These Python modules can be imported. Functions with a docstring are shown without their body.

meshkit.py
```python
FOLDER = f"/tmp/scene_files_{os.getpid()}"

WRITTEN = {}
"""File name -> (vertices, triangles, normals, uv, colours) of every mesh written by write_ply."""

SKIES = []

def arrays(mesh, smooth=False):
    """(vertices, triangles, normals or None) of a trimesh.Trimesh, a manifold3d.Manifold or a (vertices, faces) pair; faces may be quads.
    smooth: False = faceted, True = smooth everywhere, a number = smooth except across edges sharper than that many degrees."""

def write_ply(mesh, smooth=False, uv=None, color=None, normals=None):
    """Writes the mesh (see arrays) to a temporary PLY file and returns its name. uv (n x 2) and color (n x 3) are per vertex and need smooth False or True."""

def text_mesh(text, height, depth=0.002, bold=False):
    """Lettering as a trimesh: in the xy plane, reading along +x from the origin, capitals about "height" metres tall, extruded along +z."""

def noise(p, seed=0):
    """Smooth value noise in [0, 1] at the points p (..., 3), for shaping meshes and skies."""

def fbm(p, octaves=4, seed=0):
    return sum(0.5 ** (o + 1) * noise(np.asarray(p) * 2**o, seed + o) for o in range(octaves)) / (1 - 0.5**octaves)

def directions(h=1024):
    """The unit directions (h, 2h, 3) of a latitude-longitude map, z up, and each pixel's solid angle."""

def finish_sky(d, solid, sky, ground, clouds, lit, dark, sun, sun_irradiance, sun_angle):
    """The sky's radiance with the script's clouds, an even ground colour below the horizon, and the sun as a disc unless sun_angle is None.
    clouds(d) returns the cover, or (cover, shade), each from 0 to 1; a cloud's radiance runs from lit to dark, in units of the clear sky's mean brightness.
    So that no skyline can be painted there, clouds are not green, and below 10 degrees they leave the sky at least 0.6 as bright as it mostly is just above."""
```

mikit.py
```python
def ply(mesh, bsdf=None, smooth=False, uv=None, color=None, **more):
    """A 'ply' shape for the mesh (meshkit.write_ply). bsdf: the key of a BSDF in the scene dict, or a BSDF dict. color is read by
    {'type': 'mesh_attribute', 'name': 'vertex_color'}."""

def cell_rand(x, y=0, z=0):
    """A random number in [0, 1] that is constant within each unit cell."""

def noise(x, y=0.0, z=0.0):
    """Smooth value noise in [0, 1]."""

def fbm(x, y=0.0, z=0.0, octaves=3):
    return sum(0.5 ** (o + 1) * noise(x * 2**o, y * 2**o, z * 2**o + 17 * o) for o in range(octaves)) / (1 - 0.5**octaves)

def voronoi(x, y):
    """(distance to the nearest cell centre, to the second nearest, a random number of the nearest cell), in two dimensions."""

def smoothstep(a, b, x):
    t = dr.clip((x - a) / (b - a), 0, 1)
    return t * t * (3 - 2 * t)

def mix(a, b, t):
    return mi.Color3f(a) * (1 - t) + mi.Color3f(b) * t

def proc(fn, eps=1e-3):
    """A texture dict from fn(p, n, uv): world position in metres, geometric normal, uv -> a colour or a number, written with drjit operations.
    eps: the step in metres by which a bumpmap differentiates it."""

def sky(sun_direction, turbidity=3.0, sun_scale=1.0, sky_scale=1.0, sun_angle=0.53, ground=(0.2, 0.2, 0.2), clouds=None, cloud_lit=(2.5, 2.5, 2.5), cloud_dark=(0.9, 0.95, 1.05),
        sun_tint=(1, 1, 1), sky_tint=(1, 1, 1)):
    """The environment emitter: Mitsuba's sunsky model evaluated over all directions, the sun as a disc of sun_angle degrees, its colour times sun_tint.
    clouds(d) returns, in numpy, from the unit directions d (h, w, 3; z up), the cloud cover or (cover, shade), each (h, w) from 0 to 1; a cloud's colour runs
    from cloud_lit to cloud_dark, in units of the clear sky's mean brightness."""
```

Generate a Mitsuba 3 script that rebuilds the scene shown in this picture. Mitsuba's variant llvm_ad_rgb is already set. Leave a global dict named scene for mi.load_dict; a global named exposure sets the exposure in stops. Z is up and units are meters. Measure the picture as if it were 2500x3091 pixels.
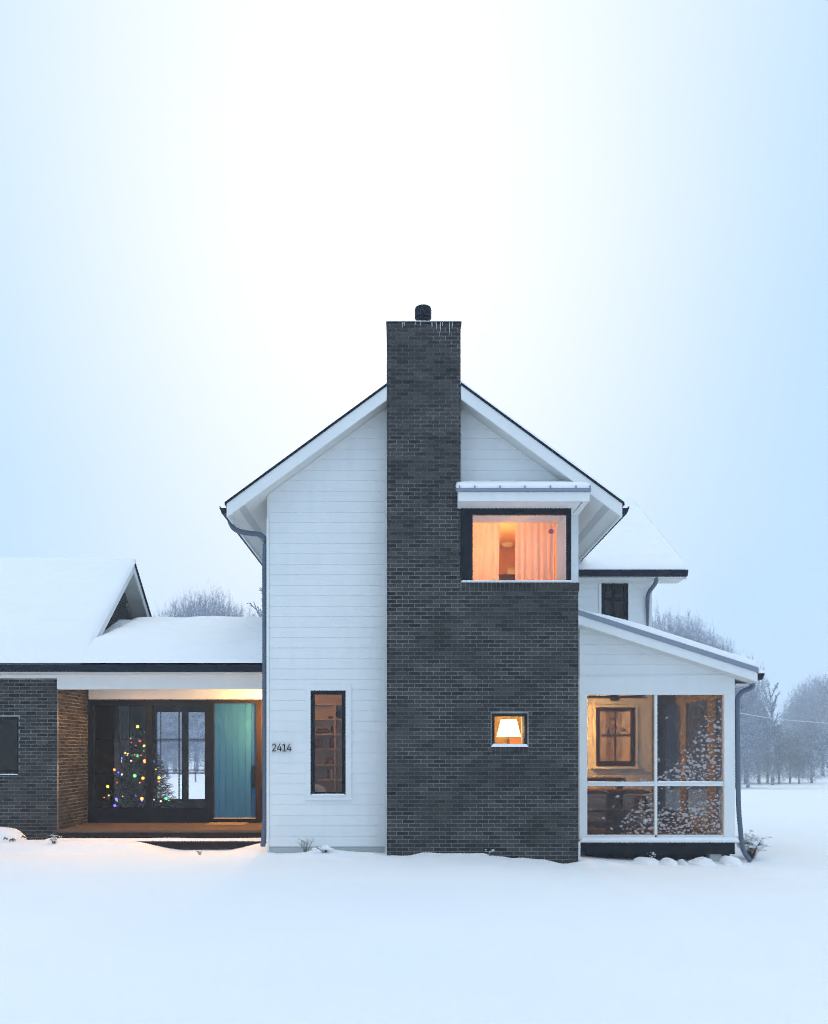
import math, random
import numpy as np, trimesh, mitsuba as mi, mikit, meshkit, drjit as dr
from shapely.geometry import Polygon, box as sbox
from shapely.ops import unary_union
T = mi.ScalarTransform4f
rng = np.random.default_rng(7); random.seed(7)
scene, labels = {}, {}

# ------------------------------------------------------------------ camera, sky, exposure, haze
EYE, FPX, VX, VY = 1.785, 2730.0, 1215.0, 2260.0       # eye height; focal length and vanishing point in photograph pixels
scene['camera'] = {'type': 'perspective', 'fov': 2 * math.degrees(math.atan(1250 / FPX)), 'fov_axis': 'x',
    'principal_point_offset_x': (1250 - VX) / 2500, 'principal_point_offset_y': (1545.5 - VY) / 3091,
    'near_clip': 0.1, 'far_clip': 3000.0, 'medium': {'type': 'ref', 'id': 'haze_air'},
    'to_world': T().look_at(origin=[0, -15, EYE], target=[0, 0, EYE], up=[0, 0, 1])}
exposure = 1.33
def clouds(d):
    # thick overcast: brightest where the hidden sun stands behind it and overhead, blue-grey towards the sides
    az = np.degrees(np.arctan2(d[..., 0], d[..., 1])); el = np.degrees(np.arcsin(np.clip(d[..., 2], -1, 1)))
    r = np.sqrt(((az + 2.0) * np.cos(np.radians(np.clip(el, 0, 90))) / 23.5) ** 2 + ((el - 30) / 40) ** 2)
    t = np.clip(r / 1.25, 0, 1); t = t * t * (3 - 2 * t)
    t = t * (1 - 0.5 * np.clip((el - 38) / 40, 0, 1))
    n = meshkit.fbm(d * np.array([2.2, 2.2, 3.5]) + 4.0, 4, 3) - 0.5
    return np.ones(az.shape), np.clip(t + 0.20 * n * np.clip(r, 0, 1), 0, 1)
scene['sky'] = mikit.sky((0.0, -0.22, 0.975), turbidity=3, sun_scale=0.18, sun_angle=60, sun_tint=(0.95, 1.04, 0.98), ground=(0.7, 0.75, 0.8),
    clouds=clouds, cloud_lit=(2.95, 2.93, 2.93), cloud_dark=(1.42, 2.04, 2.80))
scene['sky']['sampling_weight'] = 5.0
scene['haze_air'] = {'type': 'homogeneous', 'albedo': {'type': 'rgb', 'value': [0.93, 0.95, 0.97]}, 'sigma_t': {'type': 'rgb', 'value': [0.0017, 0.0017, 0.0017]}}
scene['haze'] = {'type': 'cube', 'to_world': T().translate([0, 0, 13]).scale([320, 320, 21]), 'bsdf': {'type': 'null'}, 'interior': {'type': 'ref', 'id': 'haze_air'}}
labels['haze'] = {'label': 'pale snowy haze hanging over the whole scene', 'category': 'haze', 'kind': 'stuff'}

# ------------------------------------------------------------------ helpers
def X(px, y): return (px - VX) * (15 + y) / FPX
def Z(py, y): return EYE + (VY - py) * (15 + y) / FPX
def sm(a, b, x):
    t = np.clip((x - a) / (b - a), 0, 1); return t * t * (3 - 2 * t)
used = set()
def key(base):
    k, n = base, 0
    while k in used:
        n += 1; k = f'{base}_{n:03d}'
    used.add(k); return k
def tag(k, label=None, cat=None, group=None, kind=None):
    e = {a: b for a, b in (('label', label), ('category', cat), ('group', group), ('kind', kind)) if b}
    if e: labels[k] = e
    return k
def obj(name, mesh, mat, parent=None, smooth=False, label=None, cat=None, group=None, kind=None, color=None, **more):
    k = key(f'{parent}__{name}' if parent else name)
    scene[k] = mikit.ply(mesh, 'mat_' + mat, smooth=smooth, color=color, **more)
    return tag(k, label, cat, group, kind)
def thing(name, label, cat, group=None): return tag(key(name), label, cat, group)
cat_ = trimesh.util.concatenate
def bx(x0, x1, y0, y1, z0, z1):
    m = trimesh.creation.box(extents=[x1 - x0, y1 - y0, z1 - z0]); m.apply_translation([(x0 + x1) / 2, (y0 + y1) / 2, (z0 + z1) / 2]); return m
def cbx(x0, x1, y0, y1, z0, z1, c=0.006):               # box with chamfered edges
    p = []
    for sx in (0, 1):
        for sy in (0, 1):
            for sz in (0, 1):
                q = [(x0 + c, x1 - c)[sx], (y0 + c, y1 - c)[sy], (z0 + c, z1 - c)[sz]]
                for a in range(3):
                    r = list(q); r[a] = ((x0, x1), (y0, y1), (z0, z1))[a][(sx, sy, sz)[a]]; p.append(r)
    return trimesh.convex.convex_hull(np.array(p))
def ext(poly, h):
    gs = [g for g in getattr(poly, 'geoms', [poly]) if g.geom_type == 'Polygon' and g.area > 1e-5]
    return cat_([trimesh.creation.extrude_polygon(g, h, engine='earcut') for g in gs])
def slab_xz(poly, y0, y1):                               # polygon in (x, z), from y0 to y1
    m = ext(poly, y1 - y0); v = m.vertices.copy()
    m.vertices = np.stack([v[:, 0], y1 - v[:, 2], v[:, 1]], 1); return m
def slab_yz(poly, x0, x1):                               # polygon in (y, z), from x0 to x1
    m = ext(poly, x1 - x0); v = m.vertices.copy()
    m.vertices = np.stack([x0 + v[:, 2], v[:, 0], v[:, 1]], 1); return m
def slab_xy(poly, z0, z1):
    m = ext(poly, z1 - z0); m.apply_translation([0, 0, z0]); return m
def tube(pts, r, sides=8, cap=True):
    p = np.asarray(pts, float); r = np.broadcast_to(np.asarray(r, float), (len(p),))
    t = np.gradient(p, axis=0); t /= np.linalg.norm(t, axis=1, keepdims=True) + 1e-12
    ref = np.array([0, 0, 1.0]) if abs(t.mean(0)[2]) < 0.8 else np.array([0, 1.0, 0])
    a = np.cross(t, ref); a /= np.linalg.norm(a, axis=1, keepdims=True) + 1e-12
    b = np.cross(t, a); ang = np.arange(sides) * 2 * np.pi / sides
    v = p[:, None] + r[:, None, None] * (np.cos(ang)[None, :, None] * a[:, None] + np.sin(ang)[None, :, None] * b[:, None])
    i, j = np.meshgrid(np.arange(len(p) - 1), np.arange(sides), indexing='ij'); j2 = (j + 1) % sides
    q = np.stack([i * sides + j, i * sides + j2, (i + 1) * sides + j2, (i + 1) * sides + j], -1).reshape(-1, 4)
    f = np.vstack([q[:, [0, 1, 2]], q[:, [0, 2, 3]]]); v = v.reshape(-1, 3)
    if cap:
        n = len(v); v = np.vstack([v, p[:1], p[-1:]]); j = np.arange(sides); L = (len(p) - 1) * sides
        f = np.vstack([f, np.stack([j * 0 + n, (j + 1) % sides, j], 1), np.stack([j * 0 + n + 1, L + j, L + (j + 1) % sides], 1)])
    return trimesh.Trimesh(v, f, process=False)
def bend(pts, r, n=7):                                   # polyline with rounded corners
    p = np.asarray(pts, float); out = [p[0]]
    for i in range(1, len(p) - 1):
        a, b, c = p[i - 1], p[i], p[i + 1]
        k0 = b + (a - b) / np.linalg.norm(a - b) * min(r, np.linalg.norm(a - b) * .48); k1 = b + (c - b) / np.linalg.norm(c - b) * min(r, np.linalg.norm(c - b) * .48)
        out += [(1 - t) ** 2 * k0 + 2 * t * (1 - t) * b + t * t * k1 for t in np.linspace(0, 1, n)]
    return np.array(out + [p[-1]])
def lathe(prof, c, n=24):                                # profile [(r, z)]
    m = trimesh.creation.revolve(np.array(prof, float), sections=n); m.apply_translation(c); return m
def grid_mesh(P):                                        # P (a, b, 3)
    a, b = P.shape[:2]; i, j = np.meshgrid(np.arange(a - 1), np.arange(b - 1), indexing='ij'); k = i * b + j
    q = np.stack([k, k + b, k + b + 1, k + 1], -1).reshape(-1, 4)
    return P.reshape(-1, 3), np.vstack([q[:, [0, 1, 2]], q[:, [0, 2, 3]]])
def snow_patch(c00, c10, c11, c01, t, edge=0.12, amp=0.03, step=0.07, up=(0, 0, 1), extra=None, seed=1):
    c = [np.array(q, float) for q in (c00, c10, c11, c01)]
    lu, lv = np.linalg.norm(c[1] - c[0]), np.linalg.norm(c[3] - c[0])
    nu, nv = int(max(6, lu / step)), int(max(6, lv / step))
    s = lambda n: 0.5 - 0.5 * np.cos(np.pi * np.linspace(0, 1, n)) if n < 30 else np.concatenate([np.linspace(0, 3 / n, 8)[:-1], np.linspace(3 / n, 1 - 3 / n, n), 1 - np.linspace(0, 3 / n, 8)[:-1][::-1]])
    u, v = np.meshgrid(s(nu), s(nv), indexing='ij')
    B = c[0] * ((1 - u) * (1 - v))[..., None] + c[1] * (u * (1 - v))[..., None] + c[2] * (u * v)[..., None] + c[3] * ((1 - u) * v)[..., None]
    d = np.minimum(np.minimum(u, 1 - u) * lu, np.minimum(v, 1 - v) * lv)
    prof = np.sqrt(np.maximum(0, 1 - (1 - np.clip(d / edge, 0, 1)) ** 2))
    h = t * (1 + amp / max(t, 1e-3) * 2 * (meshkit.fbm(B * 1.7, 3, seed) - 0.5) + 0.12 * (meshkit.noise(B * 7, seed) - 0.5))
    if extra is not None: h = h + extra(B)
    top = B + np.array(up, float) * (h * prof)[..., None]
    v1, f1 = grid_mesh(top); v2, f2 = grid_mesh(B)
    return trimesh.Trimesh(np.vstack([v1, v2]), np.vstack([f1, f2[:, ::-1] + len(v1)]), process=False)
def snow(mesh, label): return obj('snow_layer', mesh, 'snow', smooth=50, label=label, cat='snow', kind='stuff')

# ------------------------------------------------------------------ materials
def rgb(*c): return {'type': 'rgb', 'value': list(c)}
def diff(*c): return {'type': 'twosided', 'bsdf': {'type': 'diffuse', 'reflectance': rgb(*c)}}
def prin(c, rough=0.5, **k): return {'type': 'twosided', 'bsdf': {'type': 'principled', 'base_color': rgb(*c) if isinstance(c, tuple) else c, 'roughness': rough, **k}}
def pdiff(fn): return {'type': 'twosided', 'bsdf': {'type': 'diffuse', 'reflectance': mikit.proc(fn)}}
BW, BH, Z0 = 0.2045, 0.0663, -0.1185
def f_brick(p, n, uv):
    a = dr.select(dr.abs(n.x) > 0.7, p.y, p.x); r = dr.floor((p.z - Z0) / BH)
    c = dr.floor((a - 0.5 * BW * (r - 2 * dr.floor(r / 2))) / BW + 0.002)
    t = mikit.cell_rand(c, r, 5); h = mikit.cell_rand(c, r, 9)
    col = mikit.mix((0.017, 0.019, 0.021), (0.074, 0.073, 0.070), t * t * 0.6 + t * 0.4)
    col = mikit.mix(col, (0.060, 0.055, 0.056), 0.5 * h)
    return col * (0.72 + 0.55 * mikit.fbm(p.x * 45, p.y * 45, p.z * 70, 3))
def f_mortar(p, n, uv):
    t = mikit.smoothstep(0.36, 0.62, mikit.fbm(p.x * 1.6, p.y * 1.6, p.z * 2.2, 3))
    return mikit.mix((0.14, 0.145, 0.15), (0.34, 0.35, 0.355), t * (0.6 + 0.4 * mikit.noise(p.x * 12, p.y * 12, p.z * 14)))
def f_white(p, n, uv):
    w = mikit.fbm(p.x * 0.9, p.y * 0.9, p.z * 2.5, 3); s = mikit.fbm(p.x * 9, p.y * 9, p.z * 1.2, 2)
    return mikit.mix((0.78, 0.80, 0.80), (0.72, 0.745, 0.755), w) * (0.97 + 0.06 * s)
def f_snow(p, n, uv):
    w = mikit.fbm(p.x * 0.5, p.y * 0.5, p.z, 3)
    return mikit.mix((0.88, 0.90, 0.92), (0.84, 0.87, 0.91), w)
def f_snow_bump(p, n, uv): return 0.5 * mikit.fbm(p.x * 7, p.y * 7, p.z * 7, 3) + 0.2 * mikit.noise(p.x * 60, p.y * 60, p.z * 60)
def f_deck(p, n, uv): return mikit.mix((0.085, 0.06, 0.045), (0.16, 0.115, 0.085), mikit.fbm(p.x * 3, p.y * 40, 0, 3))
def f_wood(p, n, uv): return mikit.mix((0.05, 0.022, 0.012), (0.10, 0.045, 0.024), mikit.fbm(p.x * 4, p.y * 30, p.z * 30, 3))
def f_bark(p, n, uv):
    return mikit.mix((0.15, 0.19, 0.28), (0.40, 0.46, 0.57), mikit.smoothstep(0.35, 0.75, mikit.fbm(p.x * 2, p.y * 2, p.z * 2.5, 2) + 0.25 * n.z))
MATS = dict(
    brick=pdiff(f_brick), mortar=pdiff(f_mortar), white_paint=pdiff(f_white), deck_wood=pdiff(f_deck), table_wood=pdiff(f_wood), bark=pdiff(f_bark),
    snow={'type': 'bumpmap', 'arbitrary': mikit.proc(f_snow_bump, 0.004), 'scale': 0.03, 'bsdf': pdiff(f_snow)},
    soffit_paint=diff(0.70, 0.71, 0.69), black_metal=prin((0.006, 0.010, 0.018), 0.5, specular=0.12), gutter_black=prin((0.006, 0.012, 0.026), 0.5, specular=0.15),
    downspout_metal=prin((0.075, 0.105, 0.15), 0.45), shingle=prin((0.010, 0.015, 0.025), 0.9, specular=0.1), roof_metal=prin((0.20, 0.235, 0.30), 0.5),
    concrete=diff(0.42, 0.44, 0.44), door_paint=prin((0.026, 0.135, 0.30), 0.5, specular=0.2), door_edge=prin((0.014, 0.08, 0.22), 0.5, specular=0.2),
    dark_wood=prin((0.020, 0.012, 0.012), 0.6, specular=0.15), glass={'type': 'thindielectric', 'int_ior': 1.26}, 
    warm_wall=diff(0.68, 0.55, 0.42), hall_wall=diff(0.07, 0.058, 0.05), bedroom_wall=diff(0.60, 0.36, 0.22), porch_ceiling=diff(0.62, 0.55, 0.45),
    curtain={'type': 'principledthin', 'base_color': rgb(0.90, 0.72, 0.61), 'roughness': 0.8, 'diff_trans': 1.0},
    screen_side={'type': 'mask', 'opacity': 0.84, 'bsdf': diff(0.035, 0.04, 0.055)}, screen={'type': 'mask', 'opacity': 0.34, 'bsdf': diff(0.10, 0.09, 0.10)},
    ice={'type': 'dielectric', 'int_ior': 1.31}, fir=pdiff(lambda p, n, uv: mikit.mix((0.005, 0.012, 0.007), (0.014, 0.03, 0.014), mikit.noise(p.x * 30, p.y * 30, p.z * 30))),
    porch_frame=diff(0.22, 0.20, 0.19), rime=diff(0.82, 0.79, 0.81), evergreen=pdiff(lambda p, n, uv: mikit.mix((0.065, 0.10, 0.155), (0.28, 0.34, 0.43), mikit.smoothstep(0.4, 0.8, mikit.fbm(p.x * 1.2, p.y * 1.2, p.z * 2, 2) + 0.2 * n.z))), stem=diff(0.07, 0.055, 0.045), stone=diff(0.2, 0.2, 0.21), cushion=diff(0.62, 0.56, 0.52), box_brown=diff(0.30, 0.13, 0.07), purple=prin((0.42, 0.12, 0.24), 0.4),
    shelf_white=diff(0.55, 0.47, 0.42), mat_fibre=diff(0.30, 0.20, 0.11), vent_paint=diff(0.52, 0.53, 0.53), grey_wall=diff(0.22, 0.22, 0.25), wire=diff(0.6, 0.63, 0.68), book_dark=diff(0.05, 0.035, 0.035), book_red=diff(0.16, 0.07, 0.05))
scene.update({'mat_' + k: v for k, v in MATS.items()})
def lamp(*c, pick=1.0): return {'emitter': {'type': 'area', 'radiance': rgb(*c), 'sampling_weight': pick}}

# ------------------------------------------------------------------ ground
def ground_z(x, y):
    x, y = np.asarray(x, float), np.asarray(y, float)
    P = np.stack([x, y, 0 * x], -1)
    right = sm(-12, 6, x)
    z = -0.22 * sm(1.2, 5.0, x) * sm(-6, -0.5, y) - sm(4, 150, y) * (2.0 + 2.4 * right)
    near = np.exp(-(np.maximum(np.abs(y + 4) - 8, 0) / 8) ** 2)
    z = z + 0.10 * (meshkit.fbm(P * 0.16 + 3.1, 3, 11) - 0.5) * (0.6 + 0.4 * near)
    z = z + 0.025 * (meshkit.fbm(P * np.array([0.9, 1.6, 1]), 3, 5) - 0.5)
    drift = np.exp(-((y - 0.05) / 0.42) ** 2) * sm(-2.6, -2.2, x) * (1 - sm(6.0, 6.8, x))
    z = z + drift * (0.02 + 0.16 * (meshkit.fbm(P * np.array([1.5, 0.7, 1]), 3, 21) - 0.42))
    bank = np.exp(-(np.maximum(np.abs(y - 1.05) - 0.12, 0) / 0.40) ** 2)
    h = 0.16 - 0.19 * sm(-5.0, -3.9, x) + 0.15 * sm(-3.2, -2.45, x) - 0.15 * sm(-2.35, -1.9, x)
    z = z + bank * h * (1 - sm(-2.3, -2.0, x))
    z = z + 0.10 * np.exp(-((x + 1.35) / 0.30) ** 2 - ((y - 0.30) / 0.35) ** 2)
    inside = (y > 1.45) & (y < 11.5) & (x > -9) & (x < 5.6)
    return np.where(inside, np.minimum(z, -0.15), z)
def axis(a, b, step, far):
    g = [b]; s = step
    while g[-1] < far: s *= 1.16; g.append(g[-1] + s)
    l = [a]; s = step
    while l[-1] > -far: s *= 1.16; l.append(l[-1] - s)
    return np.array(l[::-1][:-1] + list(np.arange(a, b, step)) + g)
gx, gy = np.meshgrid(axis(-8.2, 7.4, 0.075, 300), axis(-10.5, 1.8, 0.075, 300), indexing='ij')
obj('snow_ground', trimesh.Trimesh(*grid_mesh(np.stack([gx, gy, ground_z(gx, gy)], -1)), process=False), 'snow', smooth=True, label='smooth untrodden snow covering the ground', kind='structure')

# ------------------------------------------------------------------ the house
H = thing('house', 'white clapboard and dark brick farmhouse with snowy roofs, lit windows and a screened porch', 'house')
def part(name, mesh, mat, parent=H, **k): return obj(name, mesh, mat, parent, **k)
WL, WR, CX = -2.315, 3.011, 0.365           # main block: wall edges and ridge
APEX, SL, EAVE = 8.25, 0.734, 3.277         # roof top at ridge, slope, half width at the eaves
YW = 0.45                                    # plane of the white gable wall; the brick front is y = 0
def rtop(x): return APEX - SL * abs(x - CX)
CL, CR, BR = -0.258, 0.970, 2.923           # chimney and brick mass edges
BTOP, SILL = 4.40, 4.545
# openings (x0, x1, z0, z1)
NARROW = (X(938, YW), X(1044, YW), Z(2400, YW), Z(2084.5, YW))
TRIM = (X(925, YW), X(1061, YW), Z(2411, YW), Z(2067, YW))
LAMPW = (X(1484.5, 0), X(1593.4, 0), Z(2253.7, 0), Z(2152.5, 0))
BAY = (CR, X(1724, 0), SILL + 0.012, Z(1529.6, 0))
def rect(a): return sbox(a[0], a[2], a[1], a[3])
gable = Polygon([(WL, -0.3), (WR, -0.3), (WR, rtop(WR) - 0.17), (CX, APEX - 0.17), (WL, rtop(WL) - 0.17)])
bay_hole = sbox(BAY[0] + 0.05, BAY[2] - 0.002, BAY[1] - 0.0, BAY[3] - 0.12)
lamp_hole = sbox(LAMPW[0] + 0.03, LAMPW[2] + 0.03, LAMPW[1] - 0.03, LAMPW[3] - 0.03)
nar_hole = sbox(NARROW[0] + .03, NARROW[2] + .03, NARROW[1] - .03, NARROW[3] - .03)
fw = part('front_wall', slab_xz(gable.difference(unary_union([bay_hole, lamp_hole, nar_hole])), YW + 0.02, YW + 0.14), 'white_paint')
part('side_wall', slab_yz(sbox(YW + 0.021, -0.3, 12, 5.7), WL, WL + 0.12), 'white_paint')
part('side_wall', slab_yz(sbox(YW + 0.021, -0.3, 12, 5.7), WR - 0.12, WR), 'white_paint')
part('foundation', bx(WL + 0.015, CL, YW - 0.006, YW + 0.021, -0.3, 0.10), 'concrete')
def boards(parent, region, y, z0, z1, h=0.1785, lap=0.0055):
    z = z0
    while z < z1:
        strip = region.intersection(sbox(-20, z, 20, z + h - 0.002))
        for g in getattr(strip, 'geoms', [strip]):
            if g.geom_type != 'Polygon' or g.area < 2e-3: continue
            m = slab_xz(g, y - 0.004, y + 0.015); v = m.vertices.copy()
            front = v[:, 1] < y
            v[front, 1] -= lap * (1 - (v[front, 2] - z) / h) + random.uniform(0, 0.0025); m.vertices = v
            obj('siding_board', m, 'white_paint', parent)
        z += h
left_reg = gable.intersection(sbox(WL + 0.04, 0.105, CL - 0.045, 9)).difference(rect(TRIM))
right_reg = gable.intersection(sbox(CR + 0.045, SILL + 0.02, WR - 0.005, 9)).difference(sbox(CR, SILL, BAY[1] + 0.01, BAY[3] + 0.25))
boards(fw, left_reg, YW, Z(2555, YW), 9); boards(fw, right_reg, YW, Z(2555, YW), 9)
obj('corner_board', bx(WL - 0.004, WL + 0.037, YW - 0.022, YW + 0.1, 0.03, 5.72), 'white_paint', fw)
obj('corner_board', bx(CL - 0.042, CL - 0.004, YW - 0.022, YW + 0.015, 0.0, 7.55), 'white_paint', fw)
obj('corner_board', bx(CR + 0.004, CR + 0.042, YW - 0.022, YW + 0.015, SILL + 1.4, 7.55), 'white_paint', fw)

# brick: every brick its own piece; mortar faces recessed
def brick_mesh(): return cbx(0, BW - 0.0095, 0, 0.05, 0, BH - 0.0095, 0.003)
BRK = []                                     # (x0, x1, zc, y face, axis)
def lay(a0, a1, z0, z1, face, along='x', holes=()):
    n0, n1 = math.floor((z0 - Z0) / BH + 1e-6), math.ceil((z1 - Z0) / BH - 1e-6)
    for r in range(n0, n1):
        za = max(Z0 + r * BH, z0) + 0.0048; zb = min(Z0 + (r + 1) * BH, z1) - 0.0048
        if zb - za < 0.02: continue
        off = 0.5 * BW * (r % 2); c0, c1 = math.floor((a0 - off) / BW), math.ceil((a1 - off) / BW)
        for c in range(c0, c1):
            spans = [(max(off + c * BW, a0), min(off + (c + 1) * BW, a1))]
            for h in holes:
                if zb > h[2] + 0.01 and za < h[3] - 0.01:
                    spans = [q for s in spans for q in ((s[0], min(s[1], h[0])), (max(s[0], h[1]), s[1])) if q[1] - q[0] > 0.03]
            for s in spans:
                if s[1] - s[0] > 0.03: BRK.append((s[0] + 0.0048, s[1] - 0.0048, za, zb, face, along))
CH_TOP = Z(976, 0)
SOL = (LAMPW[0] - 0.01, LAMPW[1] + 0.012, Z(2279, 0), LAMPW[3] + 0.004)
NB = round((BTOP - Z0) / BH); BTOP = Z0 + NB * BH
lay(CL, BR, -0.25, BTOP, 0.0, holes=[SOL]); lay(CL, CR, BTOP, CH_TOP, 0.0)
front = list(BRK); BRK = []
lay(0.05, 1.0, 6.6, CH_TOP, CL, 'yl'); lay(0.05, 0.44, -0.12, 7.4, CL, 'yl'); lay(0.05, 1.0, 6.6, CH_TOP, CR, 'yr'); lay(0.05, YW, -0.3, BTOP, BR, 'yr'); lay(0.05, YW, 5.9, 7.4, CR, 'yr')
sides = list(BRK); BRK = []
def brick_box(b):
    a0, a1, za, zb, f, al = b; j = random.uniform(-0.002, 0.0025)
    if al == 'x': return (a0, a1, f + j, f + 0.05, za, zb)
    if al == 'yl': return (f + j, f + 0.05, a0, a1, za, zb)
    return (f - 0.05, f - j, a0, a1, za, zb)
def unit():
    m = cbx(0, 1, 0, 1, 0, 1, 0.03); return np.array(m.vertices), np.array(m.faces)
UV_, UF_ = unit()
def many(boxes):
    b = np.array(boxes); lo, hi = b[:, 0::2], b[:, 1::2]
    v = lo[:, None] + UV_[None] * (hi - lo)[:, None]
    f = UF_[None] + (np.arange(len(b)) * len(UV_))[:, None, None]
    return trimesh.Trimesh(v.reshape(-1, 3), f.reshape(-1, 3), process=False)
mass = [bx(CL + 0.004, CR - 0.004, 0.007, 1.0, -0.3, CH_TOP - 0.002)]
lower = sbox(CR - 0.004, -0.35, BR - 0.004, SILL - 0.012).difference(sbox(LAMPW[0] + 0.002, LAMPW[2] + .002, LAMPW[1] - .002, LAMPW[3] - .002))
mass.append(slab_xz(lower, 0.007, YW + 0.016))
bm = part('brick_chimney', cat_(mass), 'mortar')
front.sort(key=lambda b: ((b[0] + b[1]) / 2) ** 2 + ((b[2] + b[3]) / 2 - EYE) ** 2)
UNITM = trimesh.Trimesh(UV_, UF_, process=False); UNITD = mikit.ply(UNITM, 'mat_brick')
def lay_pieces(parent, bs):
    for b in bs:
        q = brick_box(b); k = key(parent + '__brick')
        scene[k] = {**UNITD, 'to_world': T().translate([q[0], q[2], q[4]]).scale([q[1] - q[0], q[3] - q[2], q[5] - q[4]])}
lay_pieces(bm, front[:296])
# soldier courses under the bay window and the lamp window
def soldiers(x0, x1, z0, z1, y):
    n = round((x1 - x0) / 0.0735); w = (x1 - x0) / n
    return [(x0 + i * w + 0.004, x0 + (i + 1) * w - 0.004, y + random.uniform(-.002, .002), y + 0.10, z0, z1) for i in range(n)]
sold = soldiers(CR + 0.004, BR + 0.014, BTOP + 0.006, SILL - 0.004, -0.012) + soldiers(SOL[0], SOL[1], SOL[2] + 0.004, LAMPW[2] - 0.006, -0.012)
obj('brick_work', many([brick_box(b) for b in front[296:] + sides] + sold), 'brick', bm, kind='stuff')
obj('chimney_cap', cbx(CL - 0.012, CR + 0.012, -0.02, 1.02, CH_TOP, CH_TOP + 0.03), 'black_metal', bm)
fx, fy = X(1277.5, 0.5), 0.5
fz = Z(966, .5)
obj('flue', lathe([(0, fz - 0.12), (0.115, fz - 0.12), (0.118, fz + 0.03), (0.122, fz + 0.035), (0.138, fz + 0.028), (0.14, fz + 0.035), (0.142, fz + 0.17), (0.132, fz + 0.205), (0.09, fz + 0.228), (0.03, fz + 0.236), (0, fz + 0.237)], [fx, fy, 0], 32), 'black_metal', bm, smooth=40)

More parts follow.
